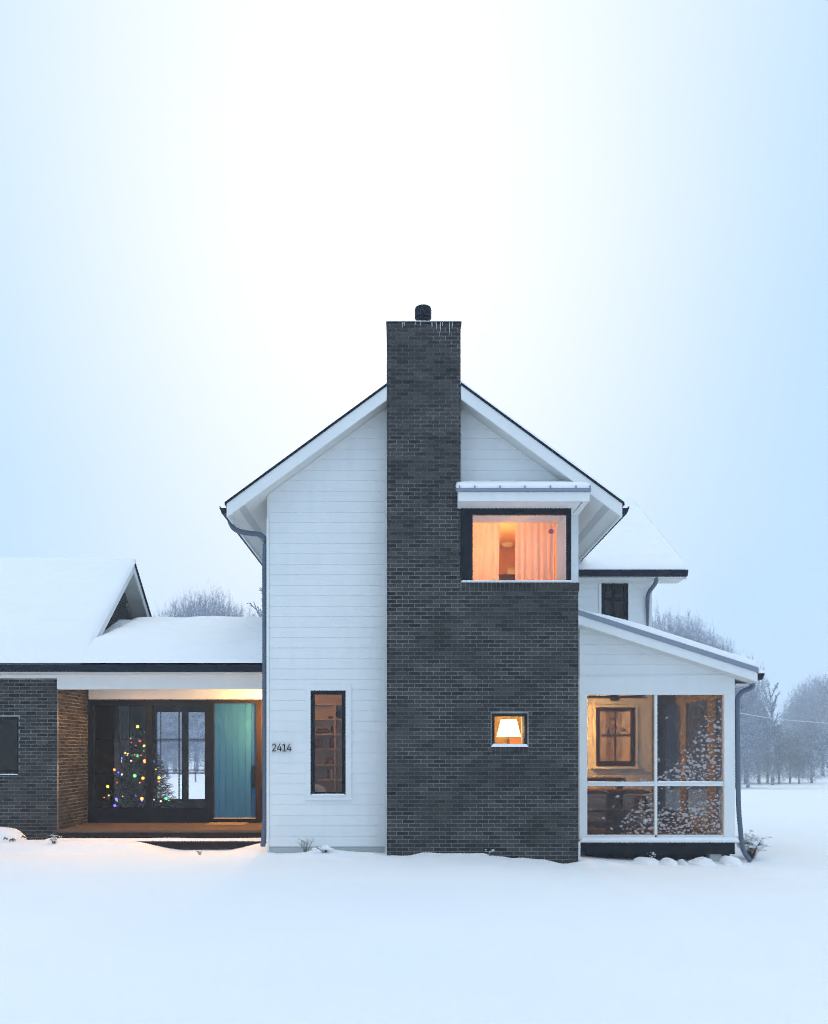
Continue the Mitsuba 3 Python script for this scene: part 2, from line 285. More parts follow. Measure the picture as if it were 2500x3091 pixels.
# main roof
def rpoly(x0, x1, t0, t1):                   # a strip of the roof between depths t0 and t1 under its top line
    xs = [x0] + ([CX] if min(x0, x1) < CX < max(x0, x1) else []) + [x1]
    return Polygon([(x, rtop(x) - t0) for x in xs] + [(x, rtop(x) - t1) for x in xs[::-1]])
xl, xr = CX - EAVE, CX + EAVE
mr = part('main_roof', slab_xz(rpoly(xl, xr, 0.0, 0.165), 0.02, 12.3), 'soffit_paint')
obj('shingle_edge', slab_xz(rpoly(xl - 0.03, CL - .002, -0.042, 0.0), -0.045, 12.35), 'shingle', mr)
obj('shingle_edge', slab_xz(rpoly(CR + .002, xr + 0.03, -0.042, 0.0), -0.045, 12.35), 'shingle', mr)
obj('shingle_edge', slab_xz(rpoly(CL - .002, CR + .002, -0.042, 0.0), 1.003, 12.35), 'shingle', mr)
obj('barge_board', slab_xz(rpoly(xl + 0.001, CL - 0.003, 0.002, 0.225), -0.025, 0.02), 'white_paint', mr)
obj('barge_board', slab_xz(rpoly(CR + 0.003, xr - 0.001, 0.002, 0.225), -0.025, 0.02), 'white_paint', mr)
obj('barge_board', slab_xz(rpoly(xl, CL - 0.003, 0.165, 0.19), 0.02, 0.06), 'white_paint', mr)
obj('barge_board', slab_xz(rpoly(CR + 0.003, xr, 0.165, 0.19), 0.02, 0.06), 'white_paint', mr)
for s, xe in ((-1, xl), (1, xr)):
    a, b = sorted((xe, xe - s * 0.025))
    obj('eave_board', bx(a, b, 0.02, 12.3, rtop(xe) - 0.215, rtop(xe) - 0.02), 'white_paint', mr)
    a, b = sorted((xe - s * 0.17, xe - s * 0.27))
    obj('soffit_vent', slab_xz(rpoly(a, b, 0.163, 0.168), 0.061, 12), 'vent_paint', mr)
def gutter_prof(s): return [(0, 0.0), (s * 0.085, 0.0), (s * 0.095, 0.03), (s * 0.118, 0.085), (s * 0.12, 0.12), (s * 0.11, 0.12), (s * 0.105, 0.09), (s * 0.01, 0.09), (s * 0.01, 0.12), (0, 0.12)]
for s, xe, ye in ((-1, xl, 9.0), (1, xr, 6.0)):
    pr = Polygon([(xe + s * 0.003 + a, rtop(xe) - 0.155 + b) for a, b in gutter_prof(s)])
    part('gutter', slab_xz(pr, 0.0, ye), 'gutter_black')
def downspout(pts, r=0.04): return part('downspout', tube(bend(pts, 0.16), r, 10), 'downspout_metal', smooth=40)
yd = 0.52
downspout([(xl - 0.05, yd, rtop(xl) - 0.155), (X(705, yd), yd, Z(1598, yd)), (X(740, yd), yd, Z(1609, yd)), (X(802, yd), yd, Z(1614, yd)), (X(799, yd), yd, Z(1680, yd)), (X(799, yd), yd, Z(2500, yd)), (X(795, yd), yd - .05, Z(2555, yd))], 0.044)

# bay window over the brick, with its own little metal roof
bw = thing_bay = part('bay_window', cat_([bx(BAY[1] - 0.012, BAY[1], 0.04, YW + 0.02, BAY[2], BAY[3] + 0.2), bx(BAY[0] + 0.004, BAY[1], 0.06, YW + 0.02, BAY[3] - 0.125, BAY[3] + 0.2), bx(BAY[0] + 0.004, X(1427, 0) - 0.002, 0.06, YW + .02, BAY[2], BAY[3] - 0.125), slab_xy(Polygon([(X(1711, 0) + .004, .06), (BAY[1] - .012, .06), (BAY[1] - .012, .70), (X(1677, .70), .70)]), BAY[2], BAY[3] - .125)]), 'white_paint', label='upper window box with a black frame')
fx0, fx1, fz1, fz0 = X(1427, 0), X(1711, 0), Z(1553, 0), BAY[2] + 0.02
obj('frame', slab_xz(rect((BAY[0] + 0.003, BAY[1], BAY[2], BAY[3])).difference(sbox(fx0, fz0, fx1, fz1)), -0.02, 0.06), 'black_metal', bw)
obj('pane', trimesh.Trimesh([[fx0, .03, fz0], [fx1, .03, fz0], [fx1, .03, fz1], [fx0, .03, fz1]], [[0, 1, 2], [0, 2, 3]]), 'glass', bw)
obj('sill', cbx(BAY[0] + 0.003, BAY[1] + 0.005, -0.03, 0.06, SILL - 0.003, BAY[2] - 0.001, 0.004), 'white_paint', bw)
yc = -0.42
cx0, cx1 = X(1386, yc), X(1783, yc)
zc0, zc1, zc2 = Z(1514, yc), Z(1487, yc), Z(1476, yc)
zb = zc2 + 0.30
cn = part('bay_canopy', slab_yz(Polygon([(yc, zc0), (yc, zc1), (YW + .0, zb - 0.06), (YW + .0, zc0)]), cx0 + 0.0, cx1 - 0.03), 'white_paint', label='small metal canopy over the upper window')
obj('fascia', bx(cx0 - 0.012, cx1 - 0.018, yc - 0.022, yc - 0.001, zc0 + 0.004, zc1 + 0.004), 'white_paint', cn)
sl = (zb - zc2) / (YW - yc)
obj('metal_roof', slab_yz(Polygon([(yc - 0.05, zc1 + 0.006), (yc - 0.05, zc2), (YW - .002, zb), (YW - .002, zb - 0.05), (yc + .06, zc1 + 0.012)]), cx0 - 0.03, cx1), 'roof_metal', cn)
for i in range(7):
    px = [1387, 1433.5, 1509, 1584.5, 1661, 1738, 1781][i]; xs = X(px, yc)
    obj('seam', slab_yz(Polygon([(yc - 0.052, zc2 - (0.03 if i in (0, 6) else 0)), (yc - 0.052, zc2 + 0.045), (YW - .004, zb + 0.045), (YW - .004, zb)]), xs - 0.008, xs + 0.008), 'roof_metal', cn)
obj('bracket', tube([(cx1 - 0.13, yc + 0.02, zc0 - 0.002), (BAY[1] + 0.09, YW - 0.03, Z(1544, .3) - 0.02)], 0.008, 6), 'downspout_metal', cn)

def window(name, op, fr, y, parent=H, depth=0.07, mat='black_metal', bars=(), label=None, bot=None):
    o = rect(op); i = sbox(op[0] + fr, op[2] + (bot or fr), op[1] - fr, op[3] - fr)
    k = part(name, slab_xz(o.difference(i), y, y + depth), mat, parent, label=label)
    for b in bars: obj('muntin', bx(b[0], b[1], y + 0.008, y + depth - 0.004, b[2], b[3]), mat, k)
    a = i.bounds
    obj('pane', trimesh.Trimesh([[a[0], y + .04, a[1]], [a[2], y + .04, a[1]], [a[2], y + .04, a[3]], [a[0], y + .04, a[3]]], [[0, 1, 2], [0, 2, 3]]), 'glass', k)
    return k
window('lamp_window', LAMPW, 0.052, 0.03, depth=0.10, mat='dark_wood', bot=0.022, label='small square window in the brick, lit by a lamp')
nw = window('narrow_window', NARROW, 0.066, YW - 0.012, depth=0.08, bot=0.05, label='tall narrow window with a bookcase behind it')
obj('casing', slab_xz(rect(TRIM).difference(rect(NARROW)), YW - 0.028, YW + 0.018), 'white_paint', nw)
obj('sill', cbx(TRIM[0] - 0.015, TRIM[1] + 0.015, YW - 0.05, YW - 0.03, TRIM[2] - 0.02, TRIM[2] + 0.02, 0.004), 'white_paint', nw)

def room(x0, x1, y0, y1, z0, z1, mat, holes=None, ceiling=None):
    t = 0.04
    back = sbox(x0, z0, x1, z1)
    if holes is not None: back = back.difference(holes)
    k = part('room', cat_([bx(x0 - t, x0, y0, y1, z0 - t, z1 + t), bx(x1, x1 + t, y0, y1, z0 - t, z1 + t), bx(x0, x1, y0, y1, z0 - t, z0), slab_xz(back, y1, y1 + t)]), mat)
    obj('ceiling', bx(x0, x1, y0, y1, z1, z1 + t), ceiling or mat, k)
    return k
y1 = YW + 0.14
# ------------------------------------------------------------------ bedroom behind the bay window
br = room(CL + 0.1, WR - 0.16, y1 + .001, 4.0, 4.2, Z(1661, 4.0), 'bedroom_wall', ceiling='warm_wall')
def curtain(x0, x1, y, z0, z1, label, seed, nf):
    u = np.linspace(0, 1, 90); r = np.random.default_rng(seed)
    w = np.cumsum(r.uniform(0.6, 1.5, 90)); w = w / w[-1] * nf * 2 * np.pi
    zs = np.linspace(z1, z0, 14)
    P = np.stack([np.broadcast_to((x0 + (x1 - x0) * u)[:, None], (90, 14)), y + (0.028 * np.sin(w) * (0.5 + 0.5 * r.uniform(.5, 1, 90)))[:, None] * np.linspace(.7, 1, 14)[None], np.broadcast_to(zs[None], (90, 14))], -1)
    P[..., 0] += (0.012 * np.sin(w * .5 + seed))[:, None] * np.linspace(0, 1, 14)[None]
    obj('curtain', trimesh.Trimesh(*grid_mesh(P), process=False), 'curtain', smooth=True, label=label, cat='curtain')
yk = 0.66
curtain(X(1416, yk), X(1508, yk), yk, 4.5, Z(1574, yk), 'lit curtain left of the gap in the upper window', 3, 4.5)
curtain(X(1557, yk), X(1674, yk), yk, 4.5, Z(1574, yk), 'lit pink curtain right of the gap in the upper window', 5, 6)
rod = obj('curtain_rod', tube([(X(1410, yk + .05), yk + .05, Z(1571, yk)), (X(1684, yk + .05), yk + .05, Z(1571, yk))], 0.012, 8), 'black_metal', smooth=40, label='thin rod above the curtains of the upper window', cat='curtain rod')
obj('hanging_disc', lathe([(0, -0.01), (0.035, -0.01), (0.045, 0), (0.035, 0.01), (0, 0.01)], [0, 0, 0], 24).apply_transform(trimesh.transformations.rotation_matrix(math.pi / 2, [1, 0, 0])).apply_translation([X(1664, .55), .55, Z(1604, .55)]), 'purple', smooth=40, label='small purple disc hanging before the right curtain', cat='ornament')
cl = thing('ceiling_light', 'ceiling light glimpsed between the upper curtains', 'ceiling light')
zc = Z(1661, 4.0)
obj('base', lathe([(0, zc - 0.05), (0.14, zc - 0.05), (0.15, zc - 0.001), (0, zc - 0.001)], [X(1536, 3.4), 3.4, 0]), 'cushion', cl, smooth=40)
obj('diffuser', lathe([(0, zc - 0.09), (0.05, zc - 0.085), (0.09, zc - 0.07), (0.10, zc - 0.051), (0, zc - 0.051)], [X(1536, 3.4), 3.4, 0]), 'cushion', cl, smooth=40)
lt = thing('floor_lamp', 'floor lamp glowing behind the left curtain of the upper window', 'lamp')
lx, ly = X(1452, 1.7), 1.7
obj('pole', tube([(lx, ly, 4.22), (lx, ly, 5.1)], .012, 8), 'black_metal', lt)
obj('shade', lathe([(0.10, 5.1), (0.14, 5.1), (0.10, 5.4), (0.0, 5.4)], [lx, ly, 0]), 'cushion', lt, smooth=40, **lamp(34, 15, 4))
obj('dresser', cbx(X(1490, 3.0), X(1580, 3.0), 2.9, 3.4, 4.2, Z(1736, 3.0)), 'book_dark', label='dark dresser between the upper curtains', cat='dresser')

# ------------------------------------------------------------------ lamp room
room(CR - .1, WR - 0.16, y1 + .001, 2.6, 0.35, 2.75, 'warm_wall')
tl = thing('table_lamp', 'table lamp with a glowing white shade in the small brick window', 'lamp')
lx, ly = X(1536, 1.0), 1.0
zs0, zs1 = Z(2224, ly), Z(2173, ly); r0, r1 = (1572 - 1500) / 2 * (15 + ly) / FPX, (1561 - 1514) / 2 * (15 + ly) / FPX
obj('shade', lathe([(r0 - .006, zs0), (r0, zs0), (r1, zs1), (r1 - .006, zs1), (r0 - .006, zs0 + .001)], [lx, ly, 0], 32), 'cushion', tl, smooth=30, **lamp(9.5, 5.4, 1.0))
obj('stem', lathe([(0, 1.15), (0.08, 1.15), (0.085, 1.2), (0.02, 1.3), (0.015, zs1 + 0.02), (0, zs1 + .02)], [lx, ly, 0]), 'dark_wood', tl, smooth=40)
obj('spider', bx(lx - r1, lx + r1, ly - .004, ly + .004, zs1 - 0.012, zs1 - .006), 'black_metal', tl)
obj('side_table', cat_([cbx(lx - .3, lx + .3, 0.7, 1.3, 1.11, 1.148)] + [bx(lx + a - .02, lx + a + .02, b - .02, b + .02, .35, 1.11) for a in (-.26, .26) for b in (.75, 1.25)]), 'table_wood', label='side table under the glowing table lamp', cat='table')
obj('wooden_box', cbx(X(1535, 1.6), X(1600, 1.6), 1.5, 1.9, 0.9, Z(2229, 1.6)), 'box_brown', label='brown headboard behind the table lamp', cat='headboard')

# ------------------------------------------------------------------ library behind the narrow window
room(WL + 0.2, CL - 0.02, y1 + .001, 2.35, 0.35, 2.95, 'warm_wall')
yb = 1.9
bc = thing('bookcase', 'white built-in bookcase seen through the tall narrow window', 'bookcase')
bx0, bx1 = WL + 0.25, CL - 0.07
obj('back_panel', bx(bx0, bx1, yb + 0.3, yb + 0.32, .36, 2.9), 'shelf_white', bc)
SH = [Z(2050 + q / 3.7675, yb) for q in (278, 450, 620, 790, 970, 1140)] + [0.92, 0.63]
for z in SH: obj('shelf', bx(bx0, bx1, yb, yb + 0.298, z - 0.022, z), 'shelf_white', bc)
xd = X(1011, yb)
for x in (bx0 + .02, xd, xd - 0.62, xd + 0.62): obj('divider', bx(x - 0.012, x + 0.012, yb + 0.002, yb + 0.296, .37, SH[0] - .001), 'shelf_white', bc)
def on(s, px): return X(800 + px / 3.7675, yb + .1), SH[s]
x, z = on(1, 745); obj('bowl', lathe([(0, z), (0.03, z), (0.055, z + .05), (0.05, z + .05), (0.02, z + .01), (0, z + .01)], [x, yb + .12, 0]), 'book_red', smooth=40, label='small bowl on the second shelf of the bookcase', cat='bowl')
x, z = on(1, 843); ck = obj('clock', lathe([(0, -.03), (0.075, -.03), (0.085, 0), (.075, .012), (0.07, .004), (0, .004)], [0, 0, 0]).apply_transform(trimesh.transformations.rotation_matrix(math.pi / 2, [1, 0, 0])).apply_translation([x + .02, yb + .08, z + .086]), 'book_dark', smooth=40, label='round dark clock on the second shelf of the bookcase', cat='clock')
x, z = on(2, 655)
bs = thing('book_stack', 'flat stack of dark books on the third shelf of the bookcase', 'books')
for i in range(3): obj('book', cbx(x - .13 + .01 * i, x + .12 - .012 * i, yb + .02, yb + .2, z + .001 + i * .033, z + .033 + i * .033, .003), ('book_dark', 'book_red', 'book_dark')[i], bs)
x, z = on(2, 762); obj('bottle', lathe([(0, z), (0.028, z), (0.028, z + .1), (0.012, z + .13), (0.012, z + .15), (0, z + .15)], [x, yb + .1, 0]), 'book_dark', smooth=40, label='dark bottle beside the flat books in the bookcase', cat='bottle')
for s, px, n, lab in ((3, 590, 4, 'upright books left on the fourth shelf of the bookcase'), (3, 765, 3, 'upright books against the divider on the fourth shelf'), (5, 740, 3, 'tall pale books on the sixth shelf of the bookcase')):
    x, z = on(s, px); k = thing('book_row', lab, 'books')
    for i in range(n):
        h = random.uniform(.14, .2); obj('book', cbx(x + i * .034 - .05, x + i * .034 - .018, yb + .03, yb + .2, z + .001, z + h, .003), ('book_dark', 'book_red', 'cushion' if s == 5 else 'book_dark', 'book_red')[i], k)
x, z = on(4, 735); obj('picture_frame', slab_xz(Polygon([(x - .1, z), (x - .06, z + .14), (x + .07, z + .14), (x + .09, z)]).difference(Polygon([(x - .03, z), (x, z + .08), (x + .05, z + .08), (x + .05, z)])), yb + .08, yb + .12), 'book_red', label='brown bookend on the fifth shelf of the bookcase', cat='bookend')
ya = 1.15
xa, xb_, za, zb_ = X(948, ya), X(983, ya), 0.5, Z(2367, ya)
u = np.linspace(0, 1, 14); arc = [(xa - .12 + (xb_ - xa + .12) * q, za + (zb_ - za) * (1 - max(0, (q - .45) / .55) ** 2.4 * .16)) for q in u]
ch = thing('armchair', 'pale rounded armchair back at the foot of the narrow window', 'chair')
obj('backrest', slab_xz(Polygon([(xa - .12, za)] + arc + [(xb_, za)]), ya, ya + 0.10), 'cushion', ch)
obj('seat', cbx(xa - .15, xb_, ya - .42, ya - .002, za - .1, za + .1, .03), 'cushion', ch)
obj('leg', bx(xa - .1, xa - .06, ya - .3, ya - .26, .351, za - .1), 'dark_wood', ch); obj('leg', bx(xb_ - .1, xb_ - .06, ya - .3, ya - .26, .351, za - .1), 'dark_wood', ch)
dl = thing('pendant_lamp', 'small lamp hanging in the library behind the narrow window', 'lamp')
obj('bulb', trimesh.creation.icosphere(2, .05).apply_translation([-1.95, 0.95, 2.72]), 'cushion', dl, smooth=True, **lamp(40, 20, 8))
obj('cord', tube([(-1.95, .95, 2.77), (-1.95, .95, 2.949)], .006, 6), 'black_metal', dl)

# ------------------------------------------------------------------ entry porch, link block and left wing
YB, YD = 1.67, 3.30                          # left brick front, door wall
XB = X(173, YB)
FLOOR = 0.285
LW = (-7.95, X(56, YB), Z(2333, YB), Z(2163, YB))
wall = sbox(-10, -0.3, XB - .004, Z(2047, YB)).difference(rect(LW))
lw = part('wing_wall', cat_([slab_xz(wall, YB + 0.007, YB + 0.2), bx(XB - 0.2, XB - 0.005, YB + 0.2, YD, FLOOR - .2, 3.1)]), 'mortar', label='dark brick wall of the left wing')
lay(-8.6, XB, -0.12, Z(2047, YB), YB, holes=[LW]); lay(YB + .05, YD, FLOOR - .06, 3.08, XB, 'yr')
XG2 = -6.08
lay(YB + 1.0, 7.0, 3.55, 5.6, XG2, 'yr')
slope2 = 0.777; ER, RR = 1.25, 4.38          # left wing: eave and ridge lines in y; ZE height at eave
ZE = 3.315
def wtop(y): return ZE + slope2 * (RR - ER - abs(y - RR))
gb = [b for b in BRK if b[3] < 3.5 or b[3] < min(wtop(b[0]), wtop(b[1])) - 0.2]; BRK = []
obj('brick_work', many([brick_box(b) for b in gb]), 'brick', lw, kind='stuff')
obj('gable', slab_yz(Polygon([(YB + .9, 3.1), (7.1, 3.1), (7.1, wtop(7.1) - .17), (RR, wtop(RR) - .17), (YB + .9, wtop(YB + .9) - .17)]), XG2 - .15, XG2 - .007), 'mortar', lw)
window('wing_window', LW, 0.05, YB + .05, depth=.06, label='dark window in the left brick wing')
obj('sill', bx(LW[0], LW[1] + .0, YB - .02, YB + .05, LW[2] - .035, LW[2] - .001), 'black_metal', 'house__wing_window')
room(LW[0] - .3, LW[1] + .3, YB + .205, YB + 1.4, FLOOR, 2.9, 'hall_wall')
fz_ = Z(2028, 1.25)
lr = part('wing_roof', slab_yz(Polygon([(ER, ZE - .17), (ER, ZE), (RR, wtop(RR)), (2 * RR - ER, ZE), (2 * RR - ER, ZE - .17), (RR, wtop(RR) - .17)]), -10, X(399, RR) + .0), 'soffit_paint')
XG = X(399, RR)
obj('shingle_edge', slab_yz(Polygon([(RR, wtop(RR)), (2 * RR - ER + .03, ZE - .02), (2 * RR - ER + .03, ZE + .025), (RR, wtop(RR) + .045), (RR - .02, wtop(RR) + .03)]), -10, XG + .07), 'shingle', lr)
for y_a, y_b in ((ER + .05, RR), (RR, 2 * RR - ER)):
    obj('barge_board', slab_yz(Polygon([(y_a, wtop(y_a) - .003), (y_b, wtop(y_b) - .003), (y_b, wtop(y_b) - .185), (y_a, wtop(y_a) - .185)]), XG + .001, XG + .04), 'white_paint', lr)
SLK = 0.395
def ltop(y): return ZE + SLK * (RR - ER - abs(y - RR))
lk = part('link_roof', slab_yz(Polygon([(ER, ZE - .15), (ER, ZE - .012), (RR, ltop(RR) - .012), (2 * RR - ER, ZE - .012), (2 * RR - ER, ZE - .15), (RR, ltop(RR) - .15)]), XB - .05, WL - .002), 'shingle')
gp = Polygon([(ER - .003 - a, ZE - .15 + b) for a, b in [(0, 0.0), (0.085, 0.0), (0.095, 0.03), (0.118, 0.085), (0.12, 0.12), (0, 0.12)]])
part('gutter', slab_yz(gp, -10, WL - .02), 'gutter_black')
zs_ = ZE - .172
part('soffit', bx(-10, WL - .002, ER, YB + .3, zs_, zs_ + .02), 'soffit_paint')
part('frieze_board', bx(-10, XB, YB - .02, YB + .01, Z(2047, YB) + .001, zs_ - .001), 'white_paint')
part('porch_beam', bx(XB + .001, WL - .002, YB - .02, YB + .22, Z(2080, YB), zs_ - .001), 'white_paint')
part('porch_ceiling', bx(XB, WL - .002, YB + .23, YD - .002, 2.995, 3.03), 'white_paint')
part('header_board', bx(XB + .02, WL - .002, YD - .03, YD + .05, Z(2111, YD), 2.994), 'white_paint')
part('porch_floor', bx(XB + .002, WL - .002, YB - .06, YD + .06, FLOOR - .04, FLOOR), 'deck_wood')
part('porch_riser', bx(XB + .002, WL - .003, YB - .03, YB + .05, -.3, FLOOR - .041), 'dark_wood')
part('porch_step', cat_([bx(XB - .12, WL - .003, 1.30, YB - .032, .085, .118), bx(XB - .11, WL - .004, 1.33, YB - .034, -.3, .084)]), 'dark_wood')
# glazing beside the door
def px8(x, y): return X(250 + x / 3.156, YD), Z(2070 + y / 3.156, YD)
gx0, gz1 = px8(55, 128); gx1, gz0 = px8(1245, 1305)
p1 = (*[px8(q, 0)[0] for q in (105, 600)],); p2 = (*[px8(q, 0)[0] for q in (665, 1165)],); zt, zl = px8(0, 190)[1], px8(0, 1160)[1]
eg = part('entry_glazing', slab_xz(sbox(gx0, gz0, gx1, gz1).difference(sbox(p1[0], zl, p1[1], zt)).difference(sbox(p2[0], zl, p2[1], zt)), YD - .02, YD + .08), 'black_metal', label='black framed glazing beside the blue front door')
for a in (p1, p2): obj('pane', trimesh.Trimesh([[a[0], YD + .03, zl], [a[1], YD + .03, zl], [a[1], YD + .03, zt], [a[0], YD + .03, zt]], [[0, 1, 2], [0, 2, 3]]), 'glass', eg)
for a, v in ((p1, 350), (p2, 912)):
    xv = px8(v, 0)[0]; obj('muntin', bx(xv - .012, xv + .012, YD + .035, YD + .06, zl, zt), 'black_metal', eg)
    for h in (509, 834):
        zh = px8(0, h)[1]; obj('muntin', bx(a[0], a[1], YD + .036, YD + .059, zh - .011, zh + .011), 'black_metal', eg)
dx0, dz1 = px8(1250, 165); dx1, dz0 = px8(1650, 1256)
fd = part('front_door', bx(dx0 + .002, dx1 - .002, YD + .035, YD + .08, dz0, dz1), 'door_edge', label='blue plank front door')
ge = [1250, 1300, 1362, 1423, 1484, 1545, 1604]
for a, b in zip(ge[:-1], ge[1:]):
    obj('plank', cbx(px8(a, 0)[0] + .0015, px8(b, 0)[0] - .0015, YD + .012, YD + .036, dz0 + .004, dz1 - .004, .003), 'door_paint', fd)
obj('stile', cbx(px8(1606, 0)[0], dx1 - .004, YD + .02, YD + .036, dz0 + .004, dz1 - .004, .004), 'door_edge', fd)
hx0, hz1 = px8(1618, 762); hx1, hz0 = px8(1652, 970)
obj('handle', cbx(hx0, hx1, YD - .03, YD + .02, hz0, hz1, .006), 'black_metal', fd)
df = part('door_frame', slab_xz(sbox(gx1 + .001, FLOOR + .001, px8(1700, 0)[0], gz1).difference(sbox(dx0, dz0 - .02, dx1, dz1)), YD - .018, YD + .09), 'dark_wood')
obj('threshold', bx(dx0, dx1, YD - .05, YD + .03, dz0 - .022, dz0 - .004), 'shelf_white', df)
part('door_wall', slab_xz(sbox(XB - .2, -.2, WL, 3.2).difference(sbox(gx0, gz0, gx1, gz1)).difference(sbox(gx1, FLOOR, px8(1700, 0)[0], gz1)), YD + .055, YD + .12), 'hall_wall')
obj('door_mat', cbx(px8(1225, 0)[0], px8(1590, 0)[0], YD - .62, YD - .12, FLOOR + .001, FLOOR + .02, .006), 'mat_fibre', label='door mat on the porch floor before the blue door', cat='door mat')
sc1 = thing('wall_sconce', 'porch wall light shining on the blue front door', 'lamp')
sx, sy, sz = WL - .10, YD - .52, 2.30
obj('back_plate', cbx(WL - .03, WL - .002, sy - .06, sy + .06, sz - .15, sz + .12, .005), 'black_metal', sc1)
obj('arm', tube([(WL - .03, sy, sz + .1), (sx, sy, sz + .1)], .01, 6), 'black_metal', sc1)
obj('bulb', trimesh.creation.icosphere(2, .045).apply_translation([sx, sy, sz]), 'cushion', sc1, smooth=True, **lamp(1100, 540, 140, pick=2))
obj('cap', lathe([(0, sz + .05), (.02, sz + .05), (.02, sz + .09), (0, sz + .09)], [sx, sy, 0]), 'black_metal', sc1)

rc = thing('recessed_light', 'recessed ceiling light over the left part of the entry porch', 'lamp')
obj('trim', lathe([(.055, 2.985), (.08, 2.985), (.08, 2.994), (.055, 2.994), (.055, 2.985)], [-5.3, 2.05, 0]), 'white_paint', rc)
obj('lens', trimesh.creation.cylinder(.052, .006).apply_translation([-5.3, 2.05, 2.991]), 'cushion', rc, **lamp(600, 270, 85, pick=1.5))

# ------------------------------------------------------------------ entry hall with its rear french doors
YH = 7.1
def px9(x, y): return X(250 + x / 3.156, YH), Z(2070 + y / 3.156, YH)
q = [px9(a, 0)[0] for a in (705, 945, 1005, 1255)]
rz0, rz1 = px9(0, 1080)[1], px9(0, 250)[1]
openings = unary_union([sbox(q[0], rz0, q[1], rz1), sbox(q[2], rz0, q[3], rz1)])
hall = sbox(q[0] - .15, FLOOR, q[3] + .15, rz1 + .14)
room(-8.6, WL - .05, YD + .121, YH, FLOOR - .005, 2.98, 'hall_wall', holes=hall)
rd = part('rear_doors', slab_xz(hall.difference(openings), YH - .01, YH + .06), 'black_metal', label='black french doors at the back of the entry hall')
for a, b in ((q[0], q[1]), (q[2], q[3])):
    obj('pane', trimesh.Trimesh([[a, YH + .02, rz0], [b, YH + .02, rz0], [b, YH + .02, rz1], [a, YH + .02, rz1]], [[0, 1, 2], [0, 2, 3]]), 'glass', rd)
    for h in (525, 803):
        zh = px9(0, h)[1]; obj('muntin', bx(a, b, YH + .022, YH + .045, zh - .011, zh + .011), 'black_metal', rd)
xv = px9(740, 0)[0]; obj('muntin', bx(xv - .01, xv + .01, YH + .024, YH + .043, rz0, rz1), 'black_metal', rd)
part('hall_partition', bx(X(364, 6.2), X(385, 6.2), 6.2, 6.3, FLOOR, 2.97), 'grey_wall')
part('hall_partition', bx(X(345, 5.6), X(360, 5.6), 5.6, 5.7, FLOOR, Z(2240, 5.6)), 'grey_wall')
tx, ty = X(430, 4.7), 4.7
ct = thing('christmas_tree', 'dark decorated fir standing inside the entry glazing', 'christmas tree')
obj('trunk', tube([(tx, ty, FLOOR), (tx, ty, 2.2)], [.05, .01], 8), 'stem', ct, smooth=40)
def fir(r):
    vs, fs, n = [], [], 0
    for i in range(420):
        t = (i / 420) ** 0.8; z = .45 + 1.75 * t; L = (0.78 * (1 - t) ** 0.9 + .05) * r.uniform(.8, 1.1); a = i * 2.39996 + r.uniform(-.2, .2)
        d = np.array([math.cos(a), math.sin(a), 0.0]); s = np.array([-d[1], d[0], 0])
        for k in range(12):
            f = k / 11 * .85 + .15; p = np.array([tx, ty, z]) + d * L * f + np.array([0, 0, -.22 * L * f + .1 * L * f * f + r.uniform(-.02, .02)])
            for sg in (-1, 1):
                e = d * .085 + s * sg * r.uniform(.04, .12) + np.array([0, 0, r.uniform(-.03, .06)])
                w = np.cross(e, [0, 0, 1.0]); w = w / (np.linalg.norm(w) + 1e-9) * .013 + np.array([0, 0, .008])
                vs += [p - w, p + w, p + e]; fs.append([n, n + 1, n + 2]); n += 3
    return trimesh.Trimesh(np.array(vs), np.array(fs), process=False)
obj('needles', fir(np.random.default_rng(5)), 'fir', ct)
ls = thing('string_lights', 'coloured string lights glowing on the christmas tree', 'lights')
COL = dict(y=(1.4, 1.0, .06), g=(.04, .8, .2), b=(.10, .06, 1.3), r=(1.6, .1, .05), o=(1.7, .36, .05), w=(1.1, .85, .6))
BULBS = [(525, 390, 'y', 1.3), (598, 440, 'g', .7), (490, 512, 'b', 1), (548, 522, 'r', 1.1), (588, 575, 'y', 1.2), (525, 668, 'g', 1.2), (597, 718, 'o', 2.0), (678, 720, 'b', 1), (373, 690, 'b', .8), (303, 800, 'o', 1), (343, 830, 'b', 1.2), (497, 858, 'g', 1.5), (575, 880, 'o', 1.3), (745, 875, 'y', 1.2), (240, 960, 'y', 1.2), (322, 1080, 'b', 1.2), (308, 1142, 'b', 1.2), (565, 1075, 'o', 1.5), (795, 1073, 'g', 1.2), (365, 720, 'w', .7), (464, 715, 'w', .6), (428, 665, 'w', .6), (375, 845, 'w', .6), (250, 1045, 'y', .5), (249, 1075, 'w', .6), (745, 1100, 'w', .6), (408, 640, 'y', .6), (835, 862, 'b', .5)]
rb = np.random.default_rng(12)
BULBS += [(525 + rb.uniform(-1, 1) * (60 + 300 * t), 430 + 700 * t, 'rgobyw'[i % 6], .4) for i, t in enumerate(rb.uniform(.1, 1, 28))]
for u, v, c, s in BULBS:
    px_, py_ = 250 + u / 3.156, 2070 + v / 3.156
    yy = ty - .3
    for _ in range(6):                        # onto the cone of the tree that faces the door
        xx, zz = X(px_, yy), Z(py_, yy); rr = max(.08, .80 * (1 - (zz - .45) / 1.75)); yy = ty - math.sqrt(max(rr * rr - (xx - tx) ** 2, .0))
    obj('bulb', trimesh.creation.icosphere(2, .026 * s ** .7).apply_translation([xx, yy - .02, zz]), 'cushion', ls, smooth=True, **lamp(*COL[c], pick=0.06))

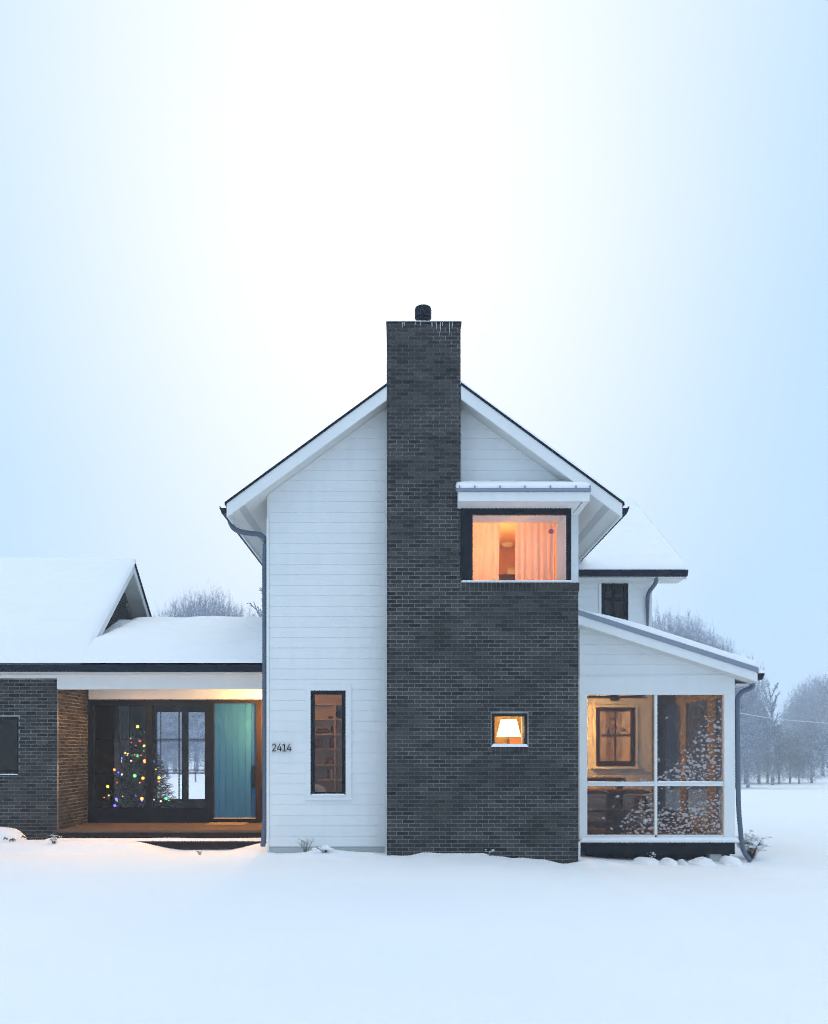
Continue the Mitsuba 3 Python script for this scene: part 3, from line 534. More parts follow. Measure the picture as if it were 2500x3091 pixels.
# ------------------------------------------------------------------ rear wing on the right
YR, XR = 4.3, 5.31
UW = (X(1815, YR), X(1896, YR), Z(1874, YR) - .25, Z(1744, YR))
PW = (X(1799, YR), X(1917, YR), Z(2313, YR), Z(2135.5, YR))
rw = part('rear_wall', slab_xz(sbox(WR + .001, -.4, XR, 5.46).difference(rect(UW)).difference(rect(PW)), YR + .02, YR + .12), 'white_paint')
boards(rw, sbox(WR + .01, .2, XR - .05, 5.44).difference(rect((UW[0] - .06, UW[1] + .06, UW[2] - .06, UW[3] + .06))).difference(rect((PW[0] - .07, PW[1] + .07, PW[2] - .1, PW[3] + .07))), YR, .2, 5.44)
obj('corner_board', bx(XR - .048, XR + .012, YR - .02, YR + .1, -.3, 5.45), 'white_paint', rw)
part('side_wall', slab_yz(Polygon([(YR + .121, -.4), (12.0, -.4), (12.0, 5.5), (8.1, 7.9), (YR + .121, 5.6)]), XR - .1, XR - .001), 'white_paint')
uw = window('rear_window', UW, .085, YR - .02, depth=.09, bars=[(X(1848, YR), X(1856, YR), UW[2] + .08, UW[3] - .08), (UW[0] + .08, UW[1] - .08, Z(1813, YR), Z(1804, YR))], label='dark sash window under the rear eave')
obj('casing', slab_xz(rect((UW[0] - .055, UW[1] + .055, UW[2] - .05, UW[3] + .05)).difference(rect(UW)), YR - .024, YR + .019), 'white_paint', uw)
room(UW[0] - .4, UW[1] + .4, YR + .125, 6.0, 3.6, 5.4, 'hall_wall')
xm = (PW[0] + PW[1]) / 2; zm = Z(2220, YR)
pw = window('porch_window', PW, .085, YR - .025, depth=.09, mat='dark_wood', bars=[(xm - .012, xm + .012, PW[2] + .08, PW[3] - .08), (PW[0] + .08, PW[1] - .08, zm - .022, zm + .022)], bot=.11, label='dark framed sash window inside the screened porch')
obj('casing', slab_xz(rect((PW[0] - .06, PW[1] + .06, PW[2] - .03, PW[3] + .06)).difference(rect(PW)), YR - .022, YR + .019), 'white_paint', pw)
obj('sill', bx(PW[0] - .1, PW[1] + .1, YR - .06, YR + .01, PW[2] - .06, PW[2] - .031), 'white_paint', pw)
room(3.15, 5.2, YR + .125, 6.4, .2, 2.95, 'warm_wall')
obj('cupboard', cat_([bx(X(1814, 6.2), X(1828, 6.2), 6.15, 6.39, .2, 2.7), bx(X(1872, 6.2), X(1884, 6.2), 6.15, 6.39, .2, 2.7)]), 'shelf_white', label='pale uprights in the room behind the porch window', cat='cupboard')
for px_, py_, lab in ((1838, 2202, 'left black swing-arm lamp behind the porch window'), (1884, 2194, 'right black swing-arm lamp behind the porch window')):
    k = thing('swing_arm_lamp', lab, 'lamp'); x_, z_ = X(px_, 5.4), Z(py_, 5.4)
    obj('arm', tube(bend([(x_, 5.4, z_ - .03), (x_, 5.4, z_ + .05), (x_ + .2, 5.5, z_ + .05), (x_ + .2, 6.39, z_ - .02)], .03), .008, 6), 'black_metal', k)
    obj('shade', lathe([(.045, z_ - .09), (.015, z_ - .03), (0, z_ - .03)], [x_, 5.4, 0]), 'black_metal', k, smooth=40)
rl = thing('ceiling_bulb', 'light bulb in the room behind the porch window', 'lamp')
obj('bulb', trimesh.creation.icosphere(2, .06).apply_translation([3.45, 5.0, 2.55]), 'cushion', rl, smooth=True, **lamp(140, 92, 46))
# rear roof
EY, RY, EZ = 3.78, 8.1, 5.50; s3 = .605
def r3(y): return EZ + s3 * (RY - EY - abs(y - RY))
XE = X(2078, 3.66)
rr_ = part('rear_roof', slab_yz(Polygon([(EY, EZ - .16), (EY, EZ), (RY, r3(RY)), (2 * RY - EY, EZ), (2 * RY - EY, EZ - .16), (RY, r3(RY) - .16)]), 2.2, XE - .03), 'white_paint')
obj('barge_board', slab_yz(Polygon([(EY, EZ - .2), (EY, EZ - .003), (RY, r3(RY) - .003), (2 * RY - EY, EZ - .003), (2 * RY - EY, EZ - .2), (RY, r3(RY) - .2)]), XE - .029, XE), 'white_paint', rr_)
part('gutter', slab_yz(Polygon([(EY - .003 - a, EZ - .145 + b) for a, b in [(0, 0.0), (0.085, 0.0), (0.095, 0.03), (0.118, 0.085), (0.12, 0.125), (0, 0.125)]]), WR + .1, XE), 'gutter_black')
part('soffit', bx(WR + .002, XE - .03, EY, YR + .02, EZ - .185, EZ - .165), 'soffit_paint')
downspout([(X(1981, 3.75), 3.73, EZ - .145), (X(1981, 3.75), 3.73, Z(1758, 3.75)), (X(1956, 4.2), YR - .07, Z(1792, 4.2)), (X(1956, 4.2), YR - .07, Z(1960, 4.2))], .044)

# ------------------------------------------------------------------ screened porch on the right
YP = 1.1
def xp(a): return X(a, YP)
def zp(a): return Z(a, YP)
PL, PR = xp(1750), xp(2219)
zh, zmid0, zmid1, zbot = zp(2097), zp(2373), zp(2362), zp(2521)
sp = part('screen_porch', bx(PL, PR, YP + .005, YP + .12, zh, zp(2039)), 'white_paint', label='screened porch with snow clinging to its screens')
obj('post', bx(PL, xp(1773), YP, YP + .13, zp(2535), zh - .001), 'white_paint', sp)
obj('post', bx(xp(2187), PR, YP, YP + .13, zp(2535), zh - .001), 'white_paint', sp)
obj('mullion', bx(xp(1978), xp(1985.5), YP + .02, YP + .10, zbot, zh - .001), 'white_paint', sp)
for a, b in ((1773, 1978), (1985.5, 2187)):
    obj('rail', bx(xp(a) + .001, xp(b) - .001, YP + .022, YP + .098, zmid0, zmid1), 'white_paint', sp)
    obj('sill_rail', bx(xp(a) + .001, xp(b) - .001, YP + .01, YP + .11, zp(2535), zbot), 'white_paint', sp)
    for z0_, z1_ in ((zbot, zmid0), (zmid1, zh)):
        xa, xb_ = xp(a), xp(b)
        obj('screen', trimesh.Trimesh([[xa, YP + .06, z0_], [xb_, YP + .06, z0_], [xb_, YP + .06, z1_], [xa, YP + .06, z1_]], [[0, 1, 2], [0, 2, 3]]), 'screen', sp)
zfl = zp(2537)
obj('deck', bx(PL, PR, YP + .01, 6.0, zfl - .03, zfl), 'deck_wood', sp)
obj('deck_edge', bx(PL, PR + .06, YP - .06, YP + .009, zfl - .03, zfl), 'white_paint', sp)
obj('skirt', bx(PL + .004, PR - .004, YP - .01, YP + .009, zp(2578), zfl - .031), 'black_metal', sp)
obj('under_wall', bx(PL + .004, PR - .004, YP + .25, YP + .3, -.6, zfl - .031), 'black_metal', sp)
obj('corner_trim', bx(BR + .002, PL - .003, YP - .09, YP - .05, Z(2590, YP), zp(2540)), 'white_paint', sp)
obj('pier', bx(xp(2145), xp(2180), YP + .02, YP + .24, -.6, zp(2579)), 'concrete', sp)
# gable over the porch
YF = 0.72
fa = (X(1746, YF), X(2284, YF)); zf = (Z(1857, YF), Z(2030, YF)); sp_s = (zf[0] - zf[1]) / (fa[1] - fa[0])
def ptop(x): return zf[0] - sp_s * (x - fa[0])
hz = zp(2039)
reg = Polygon([(PL, hz + .012), (PR + .02, hz + .012), (PR + .02, max(ptop(PR) - .16, hz + .015)), (PL, ptop(PL) - .15)])
obj('gable_wall', slab_xz(reg, YP + .02, YP + .1), 'white_paint', sp); pg = 'house__screen_porch'
boards(pg, reg, YP, hz + .012, 4.2)
obj('drip_cap', bx(PL, PR + .01, YP - .03, YP + .02, hz, hz + .011), 'white_paint', sp)
def pstrip(t0, t1, x0, x1): return Polygon([(x0, ptop(x0) - t0), (x1, ptop(x1) - t0), (x1, ptop(x1) - t1), (x0, ptop(x0) - t1)])
pr_ = part('porch_roof', slab_xz(pstrip(.0, .15, BR + .002, fa[1]), YF + .03, YR - .002), 'soffit_paint')
obj('barge_board', slab_xz(pstrip(-.004, .152, BR + .002, fa[1]), YF, YF + .029), 'white_paint', pr_)
obj('metal_edge', slab_xz(pstrip(-.095, -.005, BR + .002, fa[1] + .03), YF - .02, YR - .003), 'roof_metal', pr_)
obj('eave_board', bx(fa[1], fa[1] + .02, YF + .0, 6.0, ptop(fa[1]) - .17, ptop(fa[1]) - .01), 'white_paint', pr_)
obj('soffit_return', bx(PR + .02, fa[1] - .002, YP + .02, 5.9, ptop(fa[1]) - .2, ptop(fa[1]) - .165), 'soffit_paint', pr_)
part('gutter', slab_xz(Polygon([(fa[1] + .022 + a, ptop(fa[1]) - .125 + b) for a, b in gutter_prof(1)]), YF, 6.0), 'gutter_black')
downspout([(fa[1] + .06, YP + .02, ptop(fa[1]) - .125), (X(2277, YP), YP + .02, zp(2074)), (xp(2228), YP + .02, zp(2092)), (xp(2227), YP + .02, zp(2140)), (xp(2231), YP + .02, zp(2440)), (xp(2241), YP, zp(2565)), (xp(2262), YP - .08, zp(2600))], .044)
part('porch_ceiling', bx(WR + .002, PR - .1, YP + .13, 6.0, 3.0, 3.02), 'porch_ceiling')
# right side screens
XS = 5.86
def ys(px_): return XS * FPX / (px_ - VX) - 15
segs = [(2001, 2054), (2070, 2135), (2160, 2183)]
side = sbox(YP + .131, .15, 6.0, 3.0)
for a, b in segs: side = side.difference(sbox(ys(b), .45, ys(a), 2.72))
obj('side_frame', slab_yz(side, XS, XS + .06), 'porch_frame', sp)
for a, b in segs:
    ya_, yb_ = ys(b), ys(a)
    obj('screen', trimesh.Trimesh([[XS + .03, ya_, .45], [XS + .03, yb_, .45], [XS + .03, yb_, 2.72], [XS + .03, ya_, 2.72]], [[0, 1, 2], [0, 2, 3]]), 'screen_side', sp)
obj('end_wall', bx(XR - .2, XS + .06, 6.001, 6.05, -.3, 3.0), 'white_paint', sp)

# snow clinging to the screens: small flat clumps behind the mesh
def clumps(n, dens, x0, x1, z0, z1, y, seed, size=(.026, .082)):
    r = np.random.default_rng(seed); V, F, k, at = [], [], 0, np.zeros((0, 3))
    for _ in range(n * 14):
        if len(V) >= n: break
        u, v = r.random(2); de = dens(u, v)
        if r.random() > de: continue
        s = size[0] + (size[1] - size[0]) * r.random() ** 1.6 * min(1, .35 + de)
        cx, cz = x0 + (x1 - x0) * u, z0 + (z1 - z0) * v
        if len(at) and (np.hypot(at[:, 0] - cx, at[:, 1] - cz) < .68 * (at[:, 2] + s)).any(): continue
        at = np.vstack([at, [cx, cz, s]]); m = r.integers(5, 8); a = np.sort(r.random(m)) * 2 * np.pi; q = s * r.uniform(.6, 1.15, m)
        xs = np.clip(cx + q * np.cos(a), x0, x1); zs = np.clip(cz + q * np.sin(a) * .8, z0, z1)
        d = r.uniform(.006, .03)
        V.append(np.vstack([np.stack([xs, r.normal(0, .004, m) + y, zs], 1), [[cx + r.normal(0, s * .25), y + d, cz]], [[cx + r.normal(0, s * .25), y - d * 1.2, cz + s * .3]]]))
        j = np.arange(m); F.append(np.vstack([np.stack([j, (j + 1) % m, j * 0 + m], 1), np.stack([(j + 1) % m, j, j * 0 + m + 1], 1)]) + k); k += m + 2
    return trimesh.Trimesh(np.vstack(V), np.vstack(F), process=False)
yq = YP + .085
def d_ll(u, v): return .006 + .8 * (1 - sm(-.15, .3, v - .72 * sm(.3, 1.1, u))) * sm(.42, .85, u)
def d_lr(u, v): return .008 + .9 * (1 - sm(.38, .72, v - .35 * (u - .5)))
def d_ur(u, v): return .003 + .75 * (1 - sm(-.12, .30, v - .62 * sm(.12, 1.0, u))) * sm(.08, .4, u) + .15 * sm(.93, 1, u) + .5 * (1 - sm(.02, .08, v))
def d_ul(u, v): return .001 + .6 * (1 - sm(0, .045, v)) * sm(.3, .7, u) + .5 * sm(.985, 1, u)
k = key('house__screen_porch__clinging_snow'); used.discard(k)
for nme, n, d, a, b, c, e, sd in (('ll', 150, d_ll, 1773, 1978, zbot, zmid0, 1), ('lr', 300, d_lr, 1985.5, 2187, zbot, zmid0, 2), ('ur', 190, d_ur, 1985.5, 2187, zmid1, zh, 3), ('ul', 70, d_ul, 1773, 1978, zmid1, zh, 4)):
    obj('clinging_snow', clumps(n, d, xp(a) + .004, xp(b) - .004, c + .003, e - .003, yq, sd), 'rime', sp, kind='stuff')

# furniture in the porch
sc2 = thing('porch_lamp', 'warm wall light at the left inside the screened porch', 'lamp')
obj('back_plate', cbx(WR + .002, WR + .03, 3.85, 3.95, 2.05, 2.35, .005), 'black_metal', sc2)
obj('arm', tube([(WR + .03, 3.9, 2.3), (WR + .14, 3.9, 2.3)], .01, 6), 'black_metal', sc2)
obj('bulb', trimesh.creation.icosphere(2, .045).apply_translation([WR + .14, 3.9, 2.2]), 'cushion', sc2, smooth=True, **lamp(950, 450, 100, pick=2))
obj('cap', lathe([(0, 2.25), (.05, 2.25), (.05, 2.29), (0, 2.29)], [WR + .14, 3.9, 0]), 'black_metal', sc2)
cf = thing('ceiling_fan', 'dark ceiling fan at the top of the screened porch', 'ceiling fan')
fx, fy, fz = X(1855, 2.6), 2.6, Z(2107, 2.6)
obj('motor', lathe([(0, fz - .06), (.075, fz - .06), (.085, fz - .05), (.085, fz + .05), (.05, fz + .07), (0, fz + .07)], [fx, fy, 0]), 'black_metal', cf, smooth=40)
obj('rod', tube([(fx, fy, fz + .07), (fx, fy, 2.999)], .015, 8), 'black_metal', cf)
for a in (190, 310, 70, 8):
    m = cbx(.07, .66, -.06, .06, -.008, .008, .004); m.apply_transform(trimesh.transformations.rotation_matrix(.2, [1, 0, 0])); m.apply_transform(trimesh.transformations.rotation_matrix(math.radians(a), [0, 0, 1])); m.apply_translation([fx, fy, fz + .015])
    obj('blade', m, 'dark_wood', cf)
yt = 2.6; tz = Z(2388, yt); tx0, tx1 = 3.15, X(1961, yt)
dt = thing('dining_table', 'dark wooden trestle table inside the screened porch', 'table')
obj('tabletop', cbx(tx0, tx1, yt - .05, yt + .85, tz - .05, tz, .015), 'table_wood', dt)
for xx in (X(1862, yt), 3.4):
    obj('leg', cbx(xx - .10, xx + .10, yt + .28, yt + .48, zfl + .06, tz - .051, .02), 'table_wood', dt)
    obj('foot', cbx(xx - .07, xx + .07, yt + .02, yt + .75, zfl + .001, zfl + .059, .015), 'table_wood', dt)
st = thing('stool', 'dark wooden stool with splayed legs at the right end of the porch table', 'stool')
sx0 = X(1935, yt + 1.1); zz = Z(2396, yt + 1.1) - .05
obj('seat', lathe([(0, zz - .04), (.17, zz - .04), (.18, zz - .02), (.17, zz), (0, zz)], [sx0, yt + 1.1, 0]), 'table_wood', st, smooth=40)
for a in (-1, 1):
    for b in (-1, 1): obj('leg', tube([(sx0 + a * .08, yt + 1.1 + b * .08, zz - .04), (sx0 + a * .17, yt + 1.1 + b * .17, zfl)], [.028, .02], 8), 'table_wood', st, smooth=40)
bn = thing('bench', 'dark bench in front of the porch table', 'bench')
obj('seat', cbx(3.15, X(1895, 1.9), 1.75, 2.12, .60, .65, .012), 'dark_wood', bn)
for xx in (3.3, X(1880, 1.9)):
    obj('leg', cbx(xx - .05, xx + .05, 1.78, 2.09, zfl + .001, .599, .012), 'dark_wood', bn)
obj('stretcher', bx(3.35, X(1872, 1.9), 1.92, 1.95, .34, .42), 'dark_wood', bn)
sb = thing('sideboard', 'dark sideboard against the back wall of the porch under the window', 'sideboard')
obj('top', cbx(3.1, X(1879, 4.0), 3.75, 4.2, Z(2361, 4.0), Z(2347, 4.0), .01), 'table_wood', sb)
for xx in (3.15, X(1870, 4.0)): obj('leg', cbx(xx - .03, xx + .03, 3.8, 4.15, zfl, Z(2361, 4.0) - .001, .006), 'table_wood', sb)

# ------------------------------------------------------------------ snow on the building
t0 = .045
snow(snow_patch((CX, .12, rtop(CX) + t0), (xl + .04, .12, rtop(xl + .04) + t0), (xl + .04, 12.2, rtop(xl + .04) + t0), (CX, 12.2, rtop(CX) + t0), .10, seed=2, step=.15), 'snow layer on the left slope of the main roof')
snow(snow_patch((xr + .06, .03, rtop(xr + .06) + t0), (CX, .03, rtop(CX) + t0), (CX, 12.2, rtop(CX) + t0), (xr + .06, 12.2, rtop(xr + .06) + t0), .10, seed=3, step=.15), 'snow layer on the right slope of the main roof')
snow(snow_patch((-10.2, ER - .11, ZE + .0), (XG + .09, ER - .11, ZE), (XG + .09, RR, wtop(RR) + .05), (-10.2, RR, wtop(RR) + .05), .13, edge=.2, amp=.055, seed=4, extra=lambda B: -.09 * (1 - sm(0, .5, B[..., 1] - ER))), 'thick snow layer on the tall roof at the left edge')
def link_drift(B):
    y_, x_ = B[..., 1] - ER, B[..., 0]
    crown = .17 * (1 - .5 * sm(.2, 2.2, x_ - XG)) * (sm(0, .55, y_) - np.clip((y_ - .55) / 2.3, 0, 1) * 1.2)
    return np.maximum(crown - .17 * (1 - sm(.05, .5, x_ - XG2)) * sm(.6, 1.4, y_) - .05 * (1 - sm(0, .3, y_)), -.105)
snow(snow_patch((XG2 + .01, ER - .11, ZE), (WL - .012, ER - .11, ZE), (WL - .012, RR, ltop(RR) + .0), (XG2 + .01, RR, ltop(RR)), .12, edge=.18, amp=.05, seed=5, extra=link_drift), 'snow layer on the low roof above the entry porch')
snow(snow_patch((WR + .05, EY - .10, EZ - .01), (XE + .015, EY - .10, EZ - .01), (XE + .015, RY + .05, r3(RY)), (WR + .05, RY + .05, r3(RY)), .16, edge=.22, amp=.055, seed=6, extra=lambda B: -.06 * (1 - sm(0, .4, B[..., 1] - EY))), 'thick snow layer on the rear roof at the right')
snow(snow_patch((cx0 - .035, yc - .02, zc2 + .012), (cx1 + .01, yc - .02, zc2 + .012), (cx1 + .01, YW - .03, zb + .01), (cx0 - .035, YW - .03, zb + .01), .075, edge=.05, amp=.01, step=.05, seed=7), 'thin snow layer on the canopy over the upper window')
snow(snow_patch((BR + .03, YF + .01, ptop(BR + .03) + .096), (fa[1] + .06, YF + .01, ptop(fa[1] + .06) + .096), (fa[1] + .06, YR - .04, ptop(fa[1] + .06) + .096), (BR + .03, YR - .04, ptop(BR + .03) + .096), .085, edge=.08, amp=.015, seed=8, extra=lambda B: .04 * sm(3.2, 4.6, B[..., 0]) - .06 * (1 - sm(3.0, 3.7, B[..., 0]))), 'snow layer on the roof of the screened porch')
snow(snow_patch((fa[1] + .03, YF, ptop(fa[1]) - .01), (fa[1] + .15, YF, ptop(fa[1]) - .01), (fa[1] + .15, 6, ptop(fa[1]) - .01), (fa[1] + .03, 6, ptop(fa[1]) - .01), .07, edge=.05, amp=.01, seed=9), 'snow filling the gutter of the screened porch')
snow(snow_patch((CL + .01, .0, CH_TOP + .031), (CR - .01, .0, CH_TOP + .031), (CR - .01, 1, CH_TOP + .031), (CL + .01, 1, CH_TOP + .031), .03, edge=.05, amp=.01, seed=10), 'thin snow on top of the chimney')
snow(snow_patch((BAY[0] + .006, -.05, BAY[2] - .002), (BAY[1] + .01, -.05, BAY[2] - .002), (BAY[1] + .01, -.02, BAY[2] - .002), (BAY[0] + .006, -.02, BAY[2] - .002), .02, edge=.02, amp=.004, seed=11), 'strip of snow on the sill of the upper window')
snow(snow_patch((SOL[0], -.02, LAMPW[2] - .006), (SOL[1], -.02, LAMPW[2] - .006), (SOL[1], .03, LAMPW[2] - .006), (SOL[0], .03, LAMPW[2] - .006), .05, edge=.02, amp=.008, seed=12), 'strip of snow on the sill of the small brick window')
snow(snow_patch((NARROW[0], YW - .045, NARROW[2] - .002), (NARROW[1], YW - .045, NARROW[2] - .002), (NARROW[1], YW - .013, NARROW[2] - .002), (NARROW[0], YW - .013, NARROW[2] - .002), .028, edge=.02, amp=.008, seed=13), 'strip of snow on the sill of the narrow window')
snow(snow_patch((PL + .01, YP - .06, zfl + .001), (PR + .06, YP - .06, zfl + .001), (PR + .06, YP + .0, zfl + .001), (PL + .01, YP + .0, zfl + .001), .07, edge=.05, amp=.012, seed=14), 'ledge of snow along the foot of the porch screens')
snow(snow_patch((XB - .13, 1.29, .119), (WL - .01, 1.29, .119), (WL - .01, YB - .06, .119), (XB - .13, YB - .06, .119), .035, edge=.06, amp=.012, seed=15), 'snow on the lower porch step')
for a, b in ((1773, 1978), (1985.5, 2187)):
    snow(snow_patch((xp(a) + .003, YP + .0, zmid1), (xp(b) - .003, YP + .0, zmid1), (xp(b) - .003, YP + .055, zmid1), (xp(a) + .003, YP + .055, zmid1), .02, edge=.02, amp=.012, seed=16 + int(a)), f'line of snow on the {"left" if a < 1900 else "right"} middle rail of the porch screens')
snow(snow_patch((LW[0], YB - .03, LW[2] - .034), (LW[1], YB - .03, LW[2] - .034), (LW[1], YB + .04, LW[2] - .034), (LW[0], YB + .04, LW[2] - .034), .02, edge=.02, amp=.004, seed=20), 'line of snow on the sill of the left wing window')
for i, (u, l) in enumerate(((372, 90), (405, 60), (600, 40), (686, 60), (890, 95), (965, 130), (1038, 165), (1075, 60), (1195, 230), (1250, 100))):
    x_ = X(1150 + u / 5.787, 0); L = l / 5.787 / 182
    obj('icicle', tube([(x_, -.026, CH_TOP + .004), (x_ + .003, -.026, CH_TOP - L * .5), (x_ + .001, -.026, CH_TOP - L)], [.006, .005, .001], 7), 'wire', smooth=40, label='small icicle hanging from the chimney cap', cat='icicle', group='icicles under the chimney cap')

# ------------------------------------------------------------------ house number
hn = thing('house_number', 'dark house number 2414 on the white siding', 'house number')
xn = X(822.6, YW); Wn = X(880.4, YW) - xn
tm = [meshkit.text_mesh(c, Z(2245, YW) - Z(2268, YW), .012) for c in '2414']
adv = [0.0, 0.255, 0.53, 0.76]
for c, m, a in zip('2414', tm, adv):
    v = m.vertices.copy(); v[:, 0] -= v[:, 0].min()
    m.vertices = np.stack([xn + a * Wn + v[:, 0] * .84, YW - .03 - v[:, 2], Z(2268, YW) + v[:, 1]], 1)
    obj('digit', m, 'black_metal', hn, label=f'digit {c}')

# ------------------------------------------------------------------ plants and stones at the foot of the house
def blob(c, r, seed, amp=.3, sub=3):
    m = trimesh.creation.icosphere(sub, 1.0); n = meshkit.fbm(m.vertices * 1.6 + seed * 3.7, 3, seed)
    m.vertices = m.vertices * (1 + amp * (n - .5) * 2)[:, None] * np.array(r) + np.array(c); return m
def gz(x, y): return float(ground_z(x, y))
def plant(label, cat, x, y, h, n, seed, spread=.6, clump=.03, lean=0, group=None, name='snowy_plant'):
    r = np.random.default_rng(seed); k = thing(name, label, cat, group); st_, sn = [], []; z = gz(x, y) - .02
    for i in range(n):
        a = r.uniform(0, 2 * np.pi); o = np.array([math.cos(a), math.sin(a), 0]) * h * spread * r.uniform(.3, 1) + np.array([lean * h, 0, 0]); L = h * r.uniform(.6, 1.05)
        p = [np.array([x, y, z]) + o * .15, np.array([x, y, z + L * .6]) + o * .5, np.array([x, y, z + L]) + o]
        st_.append(tube(p, [.006, .005, .003], 5))
        for q in range(3):
            b = p[1] + (p[2] - p[1]) * r.random(); t_ = b + np.array([r.normal(0, .05), r.normal(0, .05), r.uniform(.0, .06)]) * (h / .25)
            st_.append(tube([b, (b + t_) / 2, t_], [.003, .003, .002], 4)); 
            if clump: sn.append(blob(t_, np.array([1.2, 1, .6]) * clump * r.uniform(.5, 1.2), seed + i, .3, 1))
    obj('stem', cat_(st_), 'stem', k)
    if sn: obj('snow_tuft', cat_(sn), 'snow', k, smooth=50, kind='stuff')
plant('low snowy shrub beside the porch downspout', 'shrub', xp(2275) + .10, 1.5, .42, 46, 3, .70, .04, .06, name='snowy_shrub')
plant('dried seed-head plant poking from the snow by the white wall', 'plant', X(925, .3), .3, .26, 6, 5, .7, 0, -.1, name='dried_plant')
plant('small snow-caked plant in front of the narrow window', 'plant', X(980, .02), .02, .13, 14, 6, .9, .03)
plant('thin tuft of grass in the snow bank left of the steps', 'grass tuft', X(163, .8), .8, .17, 9, 7, .5, .012, name='grass_tuft')
plant('sparse grass tuft in the snow before the blue door', 'grass tuft', X(604, .55), .55, .11, 7, 8, .9, .014, name='grass_tuft')
plant('tiny dry sprig against the foot of the brick chimney wall', 'plant', X(1478, -.12), -.12, .12, 4, 9, .6, .012, name='dried_plant')
plant('snowy twigs under the porch skirt', 'plant', X(1972, .9), .95, .22, 5, 10, .5, .012, name='dried_plant')
st_lab = ['leftmost', 'second from the left', 'small middle', 'fourth from the left', 'rightmost']
for i, (a, b, top) in enumerate(((1905, 1985, 2588), (1995, 2040, 2590), (2052, 2072, 2595), (2085, 2160, 2588), (2180, 2234, 2582))):
    y_ = .72; x0_, x1_ = X(a, y_), X(b, y_); zt_ = Z(top, y_); zb2 = gz((x0_ + x1_) / 2, y_) - .08
    m = blob([(x0_ + x1_) / 2, y_, zb2], [(x1_ - x0_) / 2 * 1.2, .34, max(zt_ - zb2, .06)], 30 + i, .24)
    obj('snowy_stone', m, 'snow', smooth=True, label=f'{st_lab[i]} of the snow-covered stones under the porch skirt', cat='stone')
y_ = 1.25
m = blob([X(5, y_), y_, .10], [X(75, y_) - X(5, y_), .32, Z(2497, y_) - .10], 40, .12)
hs = obj('snowy_bush', m, 'snow', smooth=True, label='rounded snow-covered bush against the left brick wall', cat='bush')
tw = [tube([(X(a, .9), .95, Z(b, .95)), (X(a + 6, .9), .90, Z(b - 5, .9)), (X(a + 14, .9), .92, Z(b + 1, .92))], .012, 5) for a, b in ((8, 2533), (26, 2538), (32, 2536), (62, 2528))]
obj('twig', cat_(tw), 'stem', hs)

# ------------------------------------------------------------------ trees
def tree_mesh(seed, H_, kids=(8, 6, 5, 4), ang=.75, trunk=.035, fork=.28, len_=.42, up=.35, rmin=.018, droop=0, mat='mat_bark'):
    r = np.random.default_rng(seed); thick, thin = [], []
    def seg(p, q, ra, rb, lv): (thick if lv < 2 else thin).append((p, q, ra, rb))
    def grow(p, d, L, ra, lv):
        n = 3 if lv < 2 else 2; pts = [p]; dd = d
        for i in range(n):
            dd = dd + r.normal(0, .10 if lv else .03, 3) + np.array([0, 0, (up if lv < 3 else up * .3) * .18 - droop * .2 * (lv > 0)]); dd = dd / np.linalg.norm(dd)
            q = pts[-1] + dd * L / n; seg(pts[-1], q, max(ra * (1 - .28 * i), rmin), max(ra * (1 - .28 * (i + 1)), rmin), lv); pts.append(q)
        if lv < len(kids):
            for j in range(kids[lv]):
                t = fork + (1 - fork) * (j + r.random()) / kids[lv] if lv == 0 else .25 + .75 * r.random()
                i = min(int(t * n), n - 1); b = pts[i] + (pts[i + 1] - pts[i]) * (t * n - i)
                a = r.uniform(0, 2 * np.pi) if lv else j * 2.4 + r.uniform(-.4, .4)
                e = np.cross(d, [math.cos(a), math.sin(a), .3]); e /= np.linalg.norm(e) + 1e-9
                w = ang * r.uniform(.7, 1.25); nd = d * math.cos(w) + e * math.sin(w)
                grow(b, nd, L * len_ * (1.25 - .55 * t if lv == 0 else 1.0) * r.uniform(.75, 1.25), max(ra * .45, rmin), lv + 1)
    grow(np.array([0, 0, -.3]), np.array([0, 0, 1.0]), H_ * .85, H_ * trunk * .5, 0)
    def build(S):
        p, q = np.array([s[0] for s in S]), np.array([s[1] for s in S]); ra, rb = np.array([s[2] for s in S]), np.array([s[3] for s in S])
        t = q - p; t /= np.linalg.norm(t, axis=1, keepdims=True) + 1e-9
        a = np.cross(t, [.31, .52, .79]); a /= np.linalg.norm(a, axis=1, keepdims=True) + 1e-9; b = np.cross(t, a)
        v = []
        for c, rr in ((p, ra), (q, rb)):
            for k in range(3): v.append(c + rr[:, None] * (math.cos(k * 2.0944) * a + math.sin(k * 2.0944) * b))
        v = np.stack(v, 1); n = len(S); f = []
        for k in range(3):
            k2 = (k + 1) % 3; f += [[k, k2, 3 + k2], [k, 3 + k2, 3 + k]]
        return trimesh.Trimesh(v.reshape(-1, 3), (np.array(f)[None] + (np.arange(n) * 6)[:, None, None]).reshape(-1, 3), process=False)
    return mikit.ply(build(thick), mat), mikit.ply(build(thin), mat)
